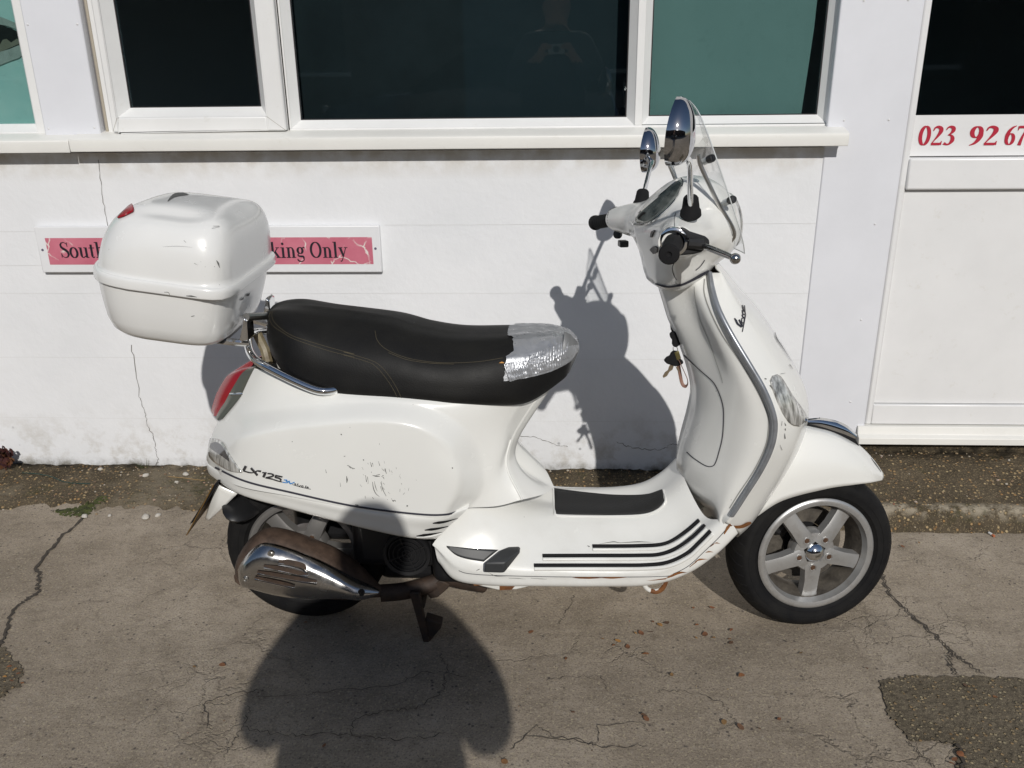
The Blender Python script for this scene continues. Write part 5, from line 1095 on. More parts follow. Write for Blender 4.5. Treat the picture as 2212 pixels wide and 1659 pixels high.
# ---- wheels
M['barrel'] = m_rust('dirty wheel barrel', (.040, .034, .028), (.12, .105, .085), .6)
M['standrust'] = m_rust('dark rusty bolt', (.030, .018, .010), (.11, .05, .022), .6)
def np_(u):
    P_ = [(0, 0), (.38, .002), (.74, .009), (.93, .020), (1, .036)]
    for (a, b_), (c_, d_) in zip(P_, P_[1:]):
        if u <= c_: return b_+(d_-b_)*(u-a)/(c_-a)
    return .036
def wheel(fr, c, r, hw, rr, par, name, spin):
    """hw = half width of the tyre, rr = rim edge radius, near side is -y"""
    ax = V(0, -1, 0)
    t = [(rr-.004, -hw*.72), (rr+.004, -hw*.86), (rr+.010, -hw*.93), (rr+.0105, -hw*.955), (rr+.013, -hw*.96), (rr+.020, -hw*.985), (rr+.024, -hw*.99), (rr+.0245, -hw*1.005), (rr+.027, -hw*1.005), (rr+.0275, -hw*.992), (rr+.036, -hw), (r-.020, -hw*.93), (r-.009, -hw*.74), (r-.002, -hw*.38), (r, 0)]
    prof = t + [(a, -b_) for a, b_ in t[-2::-1]]
    WH = hpart_(fr, name, MB().lathe([(rr-.031, -hw*.3), (rr-.031, hw*.05)], c, ax, 48), M['barrel'], SCO)
    mb = MB(); mb.lathe(prof, c, ax, 72); TY = hpart_(fr, 'tyre', mb, M['tyre'], WH, smooth=50)
    mb = MB()                                               # tread grooves
    for k in range(44):
        a = 2*math.pi*k/44
        for sg in (-1, 1):
            q = []
            for s in range(5):
                f = s/4; yy = sg*hw*(.12+.80*f); rad = r-.0009 - np_(abs(yy)/hw); aa = a+.10*f+(.07 if sg > 0 else 0)
                q.append(c+V(rad*math.cos(aa), yy, rad*math.sin(aa)))
            mb.tube(q, .0016, 4)
    hpart_(fr, 'tread_groove', mb, M['matt'], TY, smooth=0)
    mb = MB(); mb.lathe([(rr, hw*.80), (rr+.001, hw*.88), (rr-.003, hw*.95), (rr-.009, hw*.96), (rr-.0165, hw*.93), (rr-.018, hw*.80), (rr-.022, hw*.62)], c, ax, 80); RM = hpart_(fr, 'rim', mb, M['silver'], WH, smooth=40)
    mb = MB(); mb.lathe([(rr-.022, hw*.62), (rr-.027, hw*.35), (rr-.034, hw*.1), (rr-.036, -hw*.5), (rr-.004, -hw*.8), (rr, -hw*.8)], c, ax, 72); hpart_(fr, 'rim_barrel', mb, M['barrel'], RM, smooth=50)
    mb = MB(); mb.lathe([(.030, hw*.72), (.052, hw*.66), (.056, hw*.5), (.056, hw*.1)], c, ax, 40)
    for k in range(5):
        a = math.radians(spin+72*k); u = V(math.cos(a), 0, math.sin(a)); v_ = V(-math.sin(a), 0, math.cos(a)); rows = []
        for rad, hwid, dep in ((.024, .025, .72), (.05, .0235, .75), (.08, .0210, .71), (rr-.034, .0215, .60), (rr-.016, .025, .56)):
            o = c+u*rad
            rows.append([o+v_*hwid+V(0, -hw*(dep-.42), 0), o+v_*hwid*.86+V(0, -hw*dep*.94, 0), o+v_*hwid*.5+V(0, -hw*dep, 0), o-v_*hwid*.5+V(0, -hw*dep, 0), o-v_*hwid*.86+V(0, -hw*dep*.94, 0), o-v_*hwid+V(0, -hw*(dep-.42), 0)])
        mb.grid([spline(list(x), 1) for x in zip(*[r_ for r_ in rows])])
    hpart_(fr, 'spoke_hub', mb, M['silver'], WH, smooth=32)
    mb = MB(); mb.lathe([(.0245, hw*.70), (.0245, hw*.80), (.022, hw*.86), (.015, hw*.97), (.007, hw*1.02), (.0001, hw*1.03)], c, ax, 28); hpart_(fr, 'hub_cap', mb, M['chrome'], WH)
    for k in range(5):
        a = math.radians(spin+72*k-2); o = c+V(.041*math.cos(a), 0, .041*math.sin(a))
        mb = MB(); mb.lathe([(.0098, hw*.735), (.0098, hw*.770), (.0082, hw*.775), (.0078, hw*.745), (.0001, hw*.745)], o, ax, 16); bo = hpart_(fr, 'wheel_bolt', mb, M['silver'], WH, smooth=40)
        mb = MB(); mb.lathe([(.0072, hw*.748), (.006, hw*.765), (.0001, hw*.765)], o, ax, 6); hpart_(fr, 'bolt_head', mb, M['standrust'], bo, smooth=0)
    return WH
def hpart_(fr, name, mb, m, par, **k): mb.xf(fr.m); return obj(name, mb, m, par, **k)
wheel(BARS, FW, .2105, .055, .149, None, 'front_wheel', 270)
M['silver_f'] = M['silver']; M['silver'] = mat('darker silver', (.27, .26, .25), .45, .6); wheel(BODY, RW, .210, .060, .144, None, 'rear_wheel', 62); M['silver'] = M['silver_f']  # the rear wheel takes a darker silver than the front
# brake disc, caliper and fork arm on the far side
mb = MB(); mb.lathe([(.055, .0), (.10, .0), (.10, .005), (.055, .005), (.055, .0)], FW+V(0, .026, 0), (0, 1, 0), 40); hpart('brake_disc', mb, M['barrel'])
mb = MB(); mb.lathe([(.0001, .0), (.054, .0), (.05, .04), (.03, .06), (.0001, .062)], FW+V(0, .02, 0), (0, 1, 0), 30); hpart('hub', mb, M['matt'])
mb = MB(); mb.box(FW+V(-.072, .030, .072), (.06, .045, .075), Matrix.Rotation(.7, 3, 'Y')); hpart('brake_caliper', mb, M['black'], bevel=.008)
mb = MB(); mb.tube(spline([FW+V(0, .075, 0), FW+V(-.05, .085, .04), FW+V(-.085, .082, .12), FW+V(-.11, .05, .21), FW+V(-.14, .0, .30), FW+V(-.29, 0, .60)], 5), .024, 12); hpart('fork', mb, M['dgrey'])
mb = MB(); mb.tube([FW+V(-.03, .07, .03), FW+V(-.09, .06, .26)], .020, 14); hpart('front_shock', mb, M['black'])

# ---- engine, exhaust, stand
st_ = [(418, 965, 1000), (436, 905, 1020), (476, 830, 1045), (545, 757, 1070), (650, 707, 1095), (800, 732, 1125), (950, 790, 1140), (1100, 860, 1150), (1250, 960, 1155), (1370, 1062, 1160), (1425, 1105, 1165)]
rows = []
for x, a, b_ in st_:
    t, bo = B(*zf_(x, a), -.105), B(*zf_(x, b_), -.115); cz = (t+bo)/2; hh = (t.z-bo.z)/2; dd = min(.055, hh*1.1)
    rows.append([V(cz.x, -.115+dd*(1 if math.cos(k) > 0 else -1)*abs(math.cos(k))**.75, cz.z+hh*(1 if math.sin(k) > 0 else -1)*abs(math.sin(k))**.75) for k in [2*math.pi*j/28 for j in range(28)]])
mb = MB(); mb.grid([spline(list(c_), 3) for c_ in zip(*rows)], cv=True); EXH = part('exhaust', mb, M['rustpipe'], smooth=60)
top = [(425, 985), (440, 955), (480, 893), (560, 822), (640, 806), (800, 850), (1000, 930), (1200, 1033), (1330, 1093), (1390, 1125)]
bot = [(430, 1000), (450, 1085), (500, 1110), (600, 1140), (720, 1168), (850, 1182), (1000, 1186), (1150, 1172), (1300, 1178), (1385, 1142)]
def rs(L, y): return [B(*zf_(p.x, p.y), y) for p in even(spline([V(a, b_, 0) for a, b_ in L], 8), 34)]
ta, ba = rs(top, -.168), rs(bot, -.168); t2_, b2_ = rs(top, -.150), rs(bot, -.148)
rows = [t2_, ta]
for f in (.12, .25, .4, .55, .7, .85): rows.append([a.lerp(b_, f)+V(0, -.033*math.sin(math.pi*f**.9)**.5*min(1, k/4, (33-k)/6+.25), 0) for k, (a, b_) in enumerate(zip(ta, ba))])
rows += [ba, b2_]
cols = [spline(list(c_), 3) for c_ in zip(*rows)]
mb = MB(); mb.grid(cols); M['brushed'] = mat('worn polished steel', (.50, .49, .48), .2, 1.0); q = N(M['brushed']); q.rough(q.mr(q.noise(25, 5), .3, .75, .13, .36)); q.bump(q.noise(9, 2), .05, .01)
SHL = part('heat_shield', mb, M['brushed'], EXH, smooth=60); T_SH = bvh(SHL)
M['slotm'] = m_rust('dark rusty slot', (.018, .011, .008), (.07, .042, .026), .8)
slots = [[(705, 925), (780, 935), (860, 955), (895, 980)], [(605, 955), (720, 975), (830, 1000), (905, 1012)], [(562, 995), (700, 1018), (850, 1045), (965, 1062)], [(545, 1032), (650, 1055), (740, 1075), (815, 1092)]]
mb = MB()
for L, w_ in zip(slots, (11, 9, 8, 7)): strip_on(mb, T_SH, [zf_(*v) for v in L], [4, w_, w_, w_, 4], .0026, 9)
obj('shield_slot', mb, M['slotm'], SHL, 0)
for L, w_ in zip(slots, (22, 20, 18, 16)):
    p = [hit(T_SH, *zf_(x, y+w_), .002) for x, y in L]; p = [x for x in p if x]
    if len(p) > 1: mb = MB(); mb.tube(spline(p, 5), .0022, 8); obj('slot_rib', mb, M['chrome'], SHL)
for x, y, r_, mm in ((655, 876, .0085, 'steel'), (482, 1046, .0065, 'steel'), (1268, 1140, .0085, 'black')):
    h_ = hit(T_SH, *zf_(x, y), 0)
    if h_: mb = MB(); mb.lathe([(.0001, .0055), (r_*.45, .005), (r_*.5, .003), (r_*.7, .0035), (r_, .003), (r_*1.02, -.002)], h_, (0, -1, .15), 18); obj('bolt', mb, M[mm], SHL)
mb = MB(); mb.prism([B(*zf_(x, y), -.14) for x, y in ((395, 1030), (420, 1010), (470, 1030), (470, 1080), (440, 1098), (405, 1070))], (0, .02, 0)); part('exhaust_tip', mb, M['rustpipe'], EXH, bevel=.004)
mb = MB(); mb.tube(spline([B(*zf_(1400, 1145), -.11), B(*zf_(1560, 1130), -.10), B(*zf_(1720, 1090), -.085), B(*zf_(1860, 1040), -.07), B(*zf_(1960, 1060), -.05), B(*zf_(2100, 1085), -.02)], 6), .022, 14); M['pipe'] = m_rust('shade darkened rusty pipe', (.018, .012, .009), (.060, .036, .024), .7); part('exhaust_pipe', mb, M['pipe'], EXH, smooth=60)  # rust colour darkened to paint in the deep shadow over the pipe
mb = MB()
for x0, x1, z0, z1, y0, y1 in ((-.50, -.17, .19, .40, -.10, .10), (-.70, -.30, .16, .33, .07, .16), (-.30, -.13, .16, .34, -.125, .08), (-.46, -.12, .10, .30, -.02, .10)): mb.span(x0, x1, y0, y1, z0, z1)
ENG = part('engine', mb, M['black'], bevel=.03, seg=4)
fc = B(*zf_(1578, 880), -.135); mb = MB(); mb.lathe([(.056, -.02), (.060, -.002), (.058, .004), (.050, .002), (.049, -.004)], fc, (0, -1, 0), 36)
for k in range(4): mb.lathe([(.010+.011*k, -.003), (.010+.011*k, .002), (.0125+.011*k, .002), (.0125+.011*k, -.003)], fc, (0, -1, 0), 30)
for a in (.45, 1.9, 3.55, 5.1): mb.box(fc+V(.026*math.cos(a), .001, .026*math.sin(a)), (.052, .004, .003), Matrix.Rotation(-a, 3, 'Y'))
part('fan_cover', mb, M['black'], ENG, smooth=40); mb = MB(); mb.lathe([(.0001, 0), (.05, 0)], fc+V(0, .006, 0), (0, -1, 0), 30); part('fan_mesh', mb, M['matt'], ENG, smooth=0)
mb = MB(); mb.box((-.44, 0, .44), (.50, .24, .04)); mb.box((-.27, 0, .39), (.12, .20, .16)); part('under_tray', mb, M['matt'], smooth=0)
M['standm'] = m_rust('rusty stand steel', (.018, .014, .012), (.060, .036, .022), .75)
zt_ = lambda x, y: (756+.2278*x, 1026+.2278*y)
for sg in (1, -1):
    mb = MB(); L_ = [B(*zt_(x, y), -.135) for x, y in ((560, 1120), (660, 1120), (700, 1330), (752, 1588), (694, 1590), (620, 1330))]
    L_ = [V(p.x, p.y*sg, p.z) for p in L_]; mb.prism(L_, (0, .014*sg, 0)); LEG = part('stand_leg', mb, M['standm'], bevel=.003)
    F_ = [B(*zt_(x, y), -.130) for x, y in ((715, 1362), (875, 1412), (862, 1455), (752, 1590), (700, 1585))]; mb = MB(); mb.prism([V(p.x, p.y*sg, p.z) for p in F_], (0, .03*sg, 0)); part('stand_foot', mb, M['standm'], LEG, bevel=.003)
mb = MB(); mb.tube([V(-.33, -.13, .105), V(-.33, .13, .105)], .012, 10); mb.prism([B(*zt_(x, y), -.10) for x, y in ((700, 1090), (860, 1000), (945, 1040), (930, 1080), (830, 1165), (760, 1175))], (0, .04, 0)); part('stand_pivot', mb, M['standm'], bevel=.003)

# ---- keys hanging from the ignition lock
zk = lambda x, y: (1404.1+.0976*x, 691.3+.0976*y)
M['brass'] = mat('key metal', (.42, .34, .24), .3, .8); M['strap'] = mat('leather strap', (.30, .17, .13), .55)
mb = MB(); mb.prism([B(*zk(x, y), .004) for x, y in ((470, 170), (500, 130), (560, 160), (610, 220), (640, 270), (600, 290), (480, 280))], (0, .024, 0)); part('ignition_lock', mb, M['black'], bevel=.003)
KEY = thing('key_ring', 'bunch of black headed keys on a brown strap hanging from the ignition', 'keys', tuple(W(B(*zk(590, 600), -.01))))
def kp(name, pl, y, d, m, **k): 
    mb = MB(); mb.prism([B(*zk(*v), y) for v in pl], (0, d, 0)); mb.xf(BODY.m); return obj(name, mb, m, KEY, **k)
kp('key_head', ((450, 290), (500, 270), (630, 265), (690, 400), (720, 520), (650, 570), (590, 615), (520, 600), (490, 540), (495, 440), (450, 400), (438, 330)), -.016, .010, M['matt'], bevel=.003)
kp('key_head', ((520, 690), (620, 700), (690, 880), (745, 930), (735, 975), (640, 1020), (560, 1035), (470, 1000), (380, 980), (305, 905), (370, 830), (440, 800), (460, 740)), -.018, .009, M['matt'], bevel=.003)
kp('key_blade', ((450, 990), (530, 1010), (500, 1100), (430, 1150), (380, 1240), (300, 1285), (280, 1250), (330, 1160), (400, 1110), (420, 1040)), -.014, .003, M['brass'], bevel=.0008)
kp('key_blade', ((570, 1040), (620, 1040), (650, 1110), (640, 1165), (600, 1110)), -.013, .003, M['brass'])
kp('strap_clip', ((540, 720), (640, 690), (690, 850), (600, 900)), -.020, .006, mat('clip brass', (.22, .19, .08), .35, .7), bevel=.001)
sp_ = [B(*zk(*v), y) for v, y in (((630, 880), -.02), ((690, 1000), -.024), ((760, 1150), -.026), ((820, 1290), -.026), ((835, 1400), -.024), ((800, 1465), -.018), ((740, 1450), -.012), ((700, 1370), -.008), ((670, 1230), -.008), ((640, 1050), -.012), ((620, 900), -.016))]
mb = MB(); mb.tube(spline(sp_, 5), .0040, 6, sx=.25, up=(0, 1, .0)); mb.xf(BODY.m); obj('strap', mb, M['strap'], KEY, 40)
mb = MB(); mb.tube(spline([B(*zk(*v), -.012) for v in ((515, 600), (512, 650), (545, 700), (600, 690), (612, 640), (590, 600))], 5), .0009, 6); mb.xf(BODY.m); obj('ring', mb, M['steel'], KEY)

# ================================================================ the photographer, whose shadow falls on the ground and the scooter
M['skin'] = mat('skin', (.45, .25, .18), .5); M['jacket'] = mat('dark jacket', (.025, .028, .035), .8); M['jeans'] = mat('blue jeans', (.04, .06, .11), .85); M['hair'] = mat('brown hair', (.06, .04, .025), .6); M['shoe'] = mat('dark shoe', (.03, .025, .02), .6)
PER = thing('person', 'person in a dark jacket and jeans standing opposite the scooter, holding a small camera up', 'person', (0, -.27, 0))
def skin_mesh(name, nodes, edges, parent):
    bm = bmesh.new(); vs = [bm.verts.new(Vector(n[:3])) for n in nodes]
    for a, b_ in edges: bm.edges.new((vs[a], vs[b_]))
    me = bpy.data.meshes.new(name); bm.to_mesh(me); bm.free()
    o = bpy.data.objects.new(name, me); COL.objects.link(o)
    sk = o.modifiers.new('skin', 'SKIN'); sk.use_smooth_shade = True
    for i, n in enumerate(nodes):
        r = n[3]; me.skin_vertices[0].data[i].radius = r if isinstance(r, tuple) else (r, r)
    me.skin_vertices[0].data[0].use_root = True
    sb = o.modifiers.new('sub', 'SUBSURF'); sb.levels = 2; sb.render_levels = 2
    dg = bpy.context.evaluated_depsgraph_get(); ev = o.evaluated_get(dg); m2 = bpy.data.meshes.new_from_object(ev)
    bpy.data.objects.remove(o); o = bpy.data.objects.new(name, m2); COL.objects.link(o)
    if parent: o.parent = parent; o.matrix_parent_inverse = world_of(parent).inverted()
    return o
nodes = [(0, -.27, .96, (.215, .15)), (0, -.27, 1.10, (.225, .15)), (0, -.275, 1.24, (.215, .15)), (0, -.27, 1.38, (.165, .12)), (0, -.25, 1.49, .080), (0, -.235, 1.555, (.066, .075)), (0, -.225, 1.625, (.078, .095)), (0, -.232, 1.69, (.070, .085)), (0, -.235, 1.725, (.04, .05))]
edges = [(i, i+1) for i in range(8)]
def add(n, p): nodes.append(n); edges.append((p, len(nodes)-1)); return len(nodes)-1
for s in (-1, 1):
    a = add((.170*s, -.27, 1.42, .082), 3); a = add((.238*s, -.262, 1.30, .074), a); a = add((.258*s, -.235, 1.16, .064), a); a = add((.185*s, -.165, 1.25, .048), a); wr = add((.105*s, -.10, 1.355, .028), a); pm = add((.085*s, -.085, 1.385, (.034, .018)), wr)
    for k, (dx, dy, dz) in enumerate(((.006, .012, .045), (-.010, .018, .042), (-.022, .020, .034), (-.030, .018, .022))):
        f = add((.085*s+dx*.4*s, -.085+dy*.5, 1.385+dz*.55, .0095), pm); f = add((.085*s+dx*1.0*s-.008*s, -.085+dy*1.2, 1.385+dz*.9, .0085), f); add((.085*s+dx*1.3*s-.024*s, -.085+dy*1.3, 1.385+dz*.95, .007), f)
    f = add((.068*s, -.095, 1.368, .011), wr); add((.050*s, -.092, 1.372, .009), f)
    h = add((.095*s, -.27, .88, .105), 0); k = add((.11*s, -.255, .50, .066), h); an = add((.115*s, -.285, .10, .045), k); add((.125*s, -.20, .045, (.045, .035)), an)
add((0, -.128, 1.628, .014), 6)
for s in (-1, 1): add((.088*s, -.235, 1.63, .014), 6)
nodes = [(n_[0]+(.004 if n_[2] > 1.27 else -.016),)+n_[1:] for n_ in nodes]
body = skin_mesh('body', nodes, edges, PER)
for k in ('skin', 'jacket', 'jeans', 'shoe'): body.data.materials.append(M[k])
for p in body.data.polygons:
    c_ = p.center; p.use_smooth = True
    p.material_index = 0 if (c_.z > 1.50 or (c_.y > -.125 and c_.z > 1.32)) else (1 if c_.z > .93 else (2 if c_.z > .09 else 3))
mb = MB(); mb.ball((.004, -.242, 1.672), 1, 12, (.083, .096, .078)); mb.v = [Vector((p.x, min(p.y, -.175), max(p.z, 1.60 if p.y < -.24 else 1.675))) for p in mb.v]; obj('hair', mb, M['hair'], PER, 60)
CAMO = thing('compact_camera', 'small silver compact camera held up in the hands of the photographer', 'camera', (.004, -.075, 1.395))
mb = MB(); mb.box((.004, -.075, 1.395), (.10, .022, .060)); obj('camera_body', mb, M['silver'], CAMO, bevel=.005)
mb = MB(); mb.lathe([(.020, 0), (.020, .012), (.017, .014), (.014, .010), (.0001, .010)], (.004, -.064, 1.395), (0, 1, 0), 24); obj('camera_lens', mb, M['black'], CAMO)

# a dark building added out of view, to darken reflections in glass and chrome
M['brick'] = mat('dark brick', (.085, .05, .038), .85); q = N(M['brick']); bt = q.n('TexBrick', Scale=4.0); mp = q.n('Mapping'); mp.inputs['Rotation'].default_value = (math.radians(90), 0, 0); q.l(q.co(), mp.inputs['Vector']); q.l(mp.outputs[0], bt.inputs['Vector'])
bt.inputs['Color1'].default_value = (.10, .05, .036, 1); bt.inputs['Color2'].default_value = (.06, .038, .03, 1); bt.inputs['Mortar'].default_value = (.12, .11, .10, 1); q.color(bt.outputs['Color'])
YB = thing('unseen_building', 'long dark brick building added unseen across the yard to darken reflections', 'building', (0, -13, 0))
mb = MB(); mb.span(-30, 30, -18, -13, 0, 5.2); obj('wall', mb, M['brick'], YB, 0)
mb = MB(); mb.prism([(-30.4, -12.6, 5.2), (-30.4, -18.4, 5.2), (-30.4, -15.5, 6.4)], (60.8, 0, 0)); obj('roof', mb, M['dgrey'], YB, 0)
for i in range(9):
    x = -24+6*i; mb = MB(); mb.span(x, x+1.8, -13.02, -12.99, 1.0, 2.6); f_ = obj('window', mb, M['matt'], YB, 0)
    mb = MB(); mb.span(x-.08, x+1.88, -12.99, -12.95, .92, 1.0); obj('sill', mb, M['sill'], f_, 0)

# a parked car across the yard, seen only mirrored in the glass
CARP = mat('dark car paint', (.03, .035, .05), .18, .3, coat=.8)
CAR = thing('parked_car', 'dark blue parked car standing across the yard, mirrored in the windows', 'car', (-.8, -6.2, 0))
prof = [(-2.1, .45, .62), (-2.05, .75, .74), (-1.4, .92, .80), (-.95, .96, .82), (-.35, 1.02, .80), (.9, 1.02, .80), (1.6, .98, .80), (2.0, .86, .72), (2.1, .5, .62)]
rows = []
for x, z, hw_ in prof: rows.append([V(x-.8, -6.2+hw_, .25), V(x-.8, -6.2+hw_+.02, (z+.25)/2), V(x-.8, -6.2+hw_*.94, z-.06), V(x-.8, -6.2+hw_*.7, z), V(x-.8, -6.2-hw_*.7, z), V(x-.8, -6.2-hw_*.94, z-.06), V(x-.8, -6.2-hw_-.02, (z+.25)/2), V(x-.8, -6.2-hw_, .25)])
mb = MB(); mb.grid([spline(list(c_), 4) for c_ in zip(*rows)], cv=True); obj('body', mb, CARP, CAR, 50)
mb = MB(); mb.grid([[V(x-.8, -6.2+sg*hw_, z) for x, hw_, z in ((-.95, .72, .95), (-.25, .60, 1.42), (.9, .60, 1.44), (1.65, .70, .98))] for sg in (1, -1)]); obj('roof', mb, CARP, CAR, 50)
for sg in (1, -1): mb = MB(); mb.v = [V(x-.8, -6.2+sg*hw_, z) for x, hw_, z in ((-.95, .74, .95), (-.25, .61, 1.40), (.9, .61, 1.42), (1.65, .72, .97))]; mb.f = [(0, 1, 2, 3)]; obj('window', mb, M['matt'], CAR, 0)
for x in (-1.35, 1.3):
    for sg in (1, -1): mb = MB(); mb.lathe([(.0001, .1), (.2, .1), (.21, .09), (.31, .09), (.32, .05), (.32, -.08)], (x-.8, -6.2+sg*.70, .32), (0, sg, 0), 24); obj('wheel', mb, M['tyre'], CAR, 50)
for x, m_ in ((2.02, 'red_lens'), (-2.04, 'clear_lens')): mb = MB(); mb.ball((x-.8, -5.62, .70), .12, 8, (.4, 1, .7)); obj('lamp', mb, M[m_], CAR, 60)

# ================================================================ small things on the ground
rnd = random.Random(21)
M['leaf'] = mat('dry leaf', (.23, .085, .03), .8); q = N(M['leaf']); oi = q.n('ObjectInfo'); q.color(q.ramp(oi.outputs['Random'], [(0, (.10, .055, .03)), (.4, (.24, .085, .03)), (.7, (.17, .10, .04)), (1, (.33, .17, .05))]))
def leaf_mesh(k):
    r = random.Random(k); mb = MB(); L_ = 1.0; rows = []
    for i in range(7):
        t = i/6; w_ = (.36+.1*r.random())*math.sin(math.pi*min(1, t*.96+.02))**.8; z = .16*math.sin(t*3.1+k)+.08
        rows.append([V(t-.5, -w_, z+.18*w_), V(t-.5, 0, z), V(t-.5, w_, z+.22*w_*(1 if k % 2 else -.2))])
    mb.grid(rows); return mb
protos = [obj('fallen_leaf', leaf_mesh(k), M['leaf'], None, 60) for k in range(4)]
spots = [(1410, 1343), (1425, 1350), (1406, 1365), (1385, 1367), (1372, 1368), (1505, 1350), (1522, 1357), (1523, 1370), (1503, 1378), (1541, 1378), (1576, 1380), (1579, 1388), (1326, 1394), (1301, 1380), (1335, 1384), (1356, 1397), (1395, 1413), (1580, 1361), (1730, 1410), (1451, 1457), (1602, 1460), (1391, 1546), (1396, 1552), (1683, 1553), (1640, 1574), (1223, 1423), (1238, 1538), (1538, 1312), (1498, 1313), (1872, 1444), (1147, 1365), (1440, 1345), (660, 1345), (668, 1338), (420, 1440), (700, 1610), (480, 1437), (1564, 1560), (1600, 1570), (2062, 1640), (2074, 1630), (2056, 1650), (2085, 1480), (2150, 1505), (20, 1440), (32, 1447), (25, 1470), (48, 1475), (10, 1462), (40, 1455), (1090, 1645), (1950, 1180), (1985, 1172)]
lab = {}
for i, (x, y) in enumerate(spots):
    o = protos[i] if i < 4 else protos[i % 4].copy()
    if i >= 4: COL.objects.link(o)
    p = on_z(x, y, .006); s = rnd.uniform(.009, .019)
    o.location = p; o.scale = (s, s*rnd.uniform(.5, 1), s*rnd.uniform(.5, .9)); o.rotation_euler = (rnd.uniform(-.2, .2), rnd.uniform(-.2, .2), rnd.uniform(0, 6.28))
    tag(o, 'small dry brown leaf curled on the grey concrete', 'leaf', 'dry leaves scattered on the concrete')
# pebbles and crumbs along the kerb
def rock(mb, p, s, r):
    base = MB(); base.ball((0, 0, 0), 1, 4); k = r.uniform(0, 50)
    m = Matrix.Rotation(r.uniform(0, 6), 3, 'Z')
    mb.add([p + m @ Vector((v.x*s*r.uniform(.8, 1.2), v.y*s*.75, v.z*s*.55))*(1+.3*noise.noise(v*1.3+Vector((k, 0, 0)))) for v in base.v], base.f)
M['peb'] = mat('pebbles', (.25, .2, .14), .85); q = N(M['peb']); oo = q.n('NewGeometry'); q.color(q.ramp(oo.outputs['Random Per Island'], [(0, (.09, .07, .05)), (.35, (.20, .13, .08)), (.6, (.32, .24, .14)), (.85, (.42, .38, .32)), (1, (.30, .12, .07))]))
mb = MB()
for i in range(900):
    x = rnd.uniform(-2.2, 1.8); e = 2.47 if x > .8 else 2.52
    y = rnd.gauss(e+.05, .06) if rnd.random() < .55 else rnd.uniform(e, YW-.01)
    if rnd.random() < .25: y = YW-abs(rnd.gauss(.02, .02))
    if y > YW-.005 or y < 2.40: continue
    if x < -.6 and rnd.random() < .5: x = rnd.uniform(-1.75, -.75)
    rock(mb, V(x, y, max(0, apron_h(x, y))+.001), rnd.choice((.0018, .0025, .003, .004, .0055)), rnd)
for i in range(220):
    x, y = rnd.uniform(-1.8, 1.5), rnd.uniform(1.1, 2.42); rock(mb, V(x, y, .001), rnd.uniform(.001, .0024), rnd)
tag(obj('pebbles', mb, M['peb'], None, 60), 'loose pebbles and mortar crumbs lying along the kerb and the concrete', 'pebbles', kind='stuff')
M['mortar'] = mat('pale mortar', (.50, .47, .42), .9); q = N(M['mortar']); q.bump(q.noise(90, 4), .5, .004)
for i, (x, y, s) in enumerate(((316, 1032, .013), (218, 1020, .010), (314, 1112, .016), (182, 1110, .012), (340, 1108, .011), (402, 1031, .012), (382, 1045, .007), (236, 1108, .008))):
    mb = MB(); rock(mb, V(0, 0, 0), s, rnd); o = obj('mortar_lump', mb, M['mortar'], None, 60); p = on_z(x, y, .012); o.location = V(p.x, p.y, max(0, apron_h(p.x, p.y))+s*.3)
    tag(o, 'pale lump of broken mortar on the dirty strip left of the rear wheel', 'mortar lump', 'mortar lumps at the wall foot')
# moss in the broken edge
mb = MB(); M['moss'] = mat('moss', (.045, .055, .015), .95); q = N(M['moss']); q.color(q.ramp(q.noise(60, 4), [(.35, (.025, .03, .008)), (.7, (.085, .10, .022))])); q.bump(q.noise(150, 4), .8, .004)
pm = [on_z(x, y, .0) for x, y in ((108, 1107), (150, 1113), (175, 1118), (196, 1105), (230, 1085), (215, 1082), (180, 1095), (140, 1103))]; pm = jag(pm, 5, .004, 6, True)
cen = sum(pm, Vector())/len(pm)
for i in range(420):
    e_ = rnd.choice(pm); t_ = rnd.random()**.6; p = cen.lerp(e_, t_)+V(rnd.gauss(0, .006), rnd.gauss(0, .005), 0)
    rock(mb, V(p.x, p.y, max(.001, apron_h(p.x, p.y))), rnd.uniform(.0025, .006), rnd)
tag(obj('moss', mb, M['moss'], None, 60), 'dark green moss grown over the broken edge of the strip', 'moss', kind='stuff')
# weeds
def blade(mb, base, d, l_, w_, bend, n=5):
    d = Vector(d).normalized(); s_ = d.cross(Vector((0, 0, 1))); s_ = s_.normalized() if s_.length > .01 else Vector((1, 0, 0)); A, B_ = [], []
    for i in range(n+1):
        t = i/n; p = base + Vector((d.x*bend*t*t*l_, d.y*bend*t*t*l_, l_*t*(1-.25*bend*t))); q_ = s_*(w_*(1-t)**.7/2); A.append(p+q_); B_.append(p-q_)
    mb.grid([A, B_])
M['grass'] = mat('grass blade', (.07, .09, .03), .6)
pg = on_y(310, 1011, YW-.02); pg.z = max(0, apron_h(pg.x, pg.y)); mb = MB()
for i in range(26):
    a = rnd.uniform(0, 6.28); blade(mb, pg+V(rnd.gauss(0, .010), rnd.gauss(0, .004)-.004, 0), (math.cos(a), -abs(math.sin(a))*.4, 0), rnd.uniform(.02, .055), .0022, rnd.uniform(.2, 1.1))
tag(obj('grass_tuft', mb, M['grass'], None, 0), 'small tuft of grass at the foot of the wall crack', 'grass tuft')
mb = MB(); pg = on_y(1148, 1016, YW-.02); pg.z = max(0, apron_h(pg.x, pg.y)); M['green'] = mat('green sprig', (.05, .14, .02), .6)
for i in range(14):
    a = rnd.uniform(0, 6.28); blade(mb, pg+V(rnd.gauss(0, .008), rnd.gauss(0, .006), 0), (math.cos(a), math.sin(a)*.5, 0), rnd.uniform(.008, .02), .005, rnd.uniform(.3, 1.2), 3)
tag(obj('weed_sprig', mb, M['green'], None, 0), 'tiny bright green weed at the wall foot behind the seat pillar', 'weed')
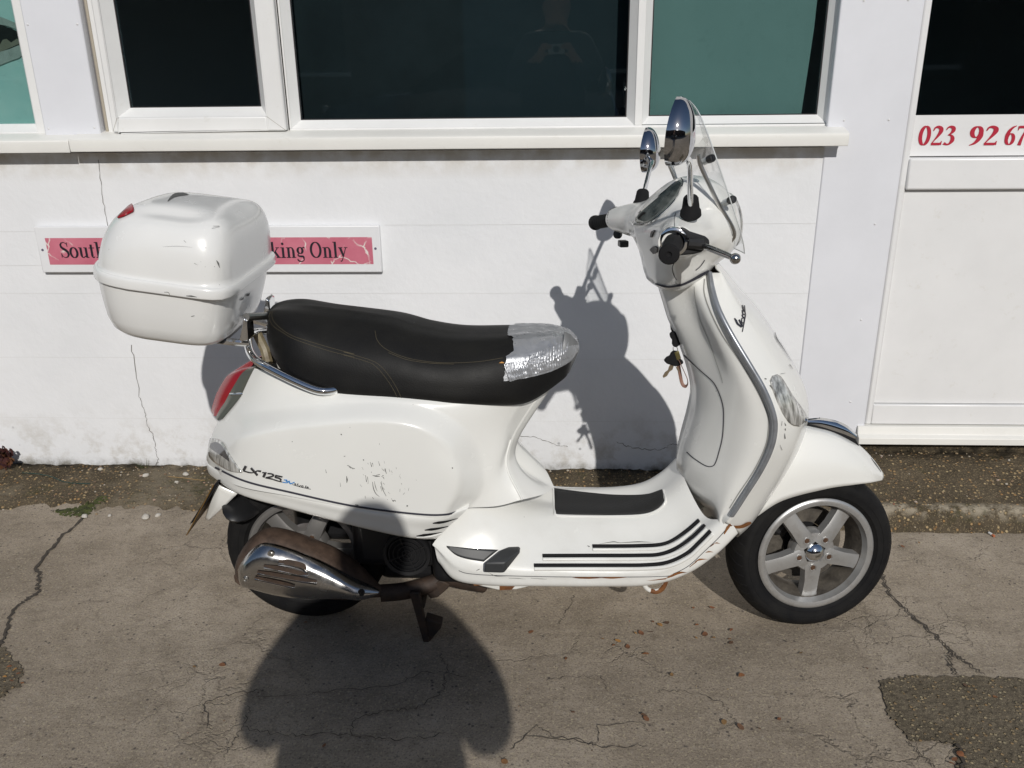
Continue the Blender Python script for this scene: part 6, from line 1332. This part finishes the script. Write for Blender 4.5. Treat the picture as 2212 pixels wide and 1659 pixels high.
M['redleaf'] = mat('purple brown leaf', (.085, .03, .028), .65); q = N(M['redleaf']); g_ = q.n('NewGeometry'); q.color(q.ramp(g_.outputs['Random Per Island'], [(0, (.045, .016, .022)), (.5, (.10, .035, .028)), (.8, (.17, .075, .03)), (1, (.06, .07, .03))]))
pb_ = on_y(14, 1020, YW-.05); pb_.z = max(0, apron_h(pb_.x, pb_.y)); WD = thing('red_weed', 'dark reddish leafy weed growing at the foot of the wall, left edge', 'weed', tuple(pb_))
mb = MB(); sm = MB(); stems = []
for i in range(9):
    a = rnd.uniform(-1.3, 1.3); l_ = rnd.uniform(.05, .095); tip = pb_+V(math.sin(a)*l_*.75, rnd.uniform(-.035, .02), math.cos(a)*l_); mid = pb_.lerp(tip, .5)+V(0, 0, .012)
    sp = spline([pb_, mid, tip], 5); sm.tube(sp, .0012, 5)
    for t in range(2, len(sp)):
        for s in (-1, 1):
            L_ = rnd.uniform(.013, .024); an = rnd.uniform(0, 6.28); c_ = sp[t]; u = V(math.cos(an), -abs(math.sin(an))*.6, rnd.uniform(-.3, .6)).normalized(); v_ = u.cross(V(0, 1, .2)).normalized()
            mb.add([c_, c_+u*L_*.35+v_*L_*.42, c_+u*L_*.75+v_*L_*.36, c_+u*L_, c_+u*L_*.75-v_*L_*.36, c_+u*L_*.35-v_*L_*.42], [(0, 1, 2, 3, 4, 5)])
obj('leaves', mb, M['redleaf'], WD, 0); obj('stem', sm, M['redleaf'], WD)
# a wire and a twig lying on the strip, litter by the door
M['wire'] = mat('dark green wire', (.015, .045, .04), .5)
def onap(x, y, up=.004):
    p = on_z(x, y, .015); return V(p.x, p.y, max(0, apron_h(p.x, p.y))+up)
mb = MB(); mb.tube(spline([onap(*v) for v in ((50, 1027), (80, 1030), (110, 1035), (135, 1042), (160, 1047), (195, 1048))], 5), .0018, 6); tag(obj('wire', mb, M['wire'], None), 'thin dark green wire running from the red weed along the kerb strip', 'wire')
M['straw'] = mat('straw', (.34, .22, .09), .8)
mb = MB(); mb.tube(spline([onap(*v, .006) for v in ((365, 1035), (400, 1036), (425, 1039), (443, 1042))], 4), .0011, 5); tag(obj('twig', mb, M['straw'], None), 'thin straw coloured twig lying on the strip behind the number plate', 'twig')
M['litter'] = mat('white paper', (.7, .7, .68), .7); M['tipp'] = mat('cork tip', (.45, .14, .06), .7)
def litter(x, y, ang, z):
    p = on_z(x, y, z); z = max(0, apron_h(p.x, p.y)); t = thing('cigarette_end', 'flattened cigarette end ' + ('below the door threshold' if y < 1000 else 'on the concrete right of the front wheel'), 'cigarette end', (p.x, p.y, z))
    d = V(math.cos(ang), math.sin(ang), 0); c_ = V(p.x, p.y, z+.0042); mb = MB(); mb.tube([c_, c_+d*.014], .0038, 8); obj('paper', mb, M['litter'], t); mb = MB(); mb.tube([c_-d*.008, c_-d*.0005], .0039, 8); obj('filter', mb, M['tipp'], t)
litter(1953, 969, .1, .095); litter(2143, 1158, 1.9, .0)
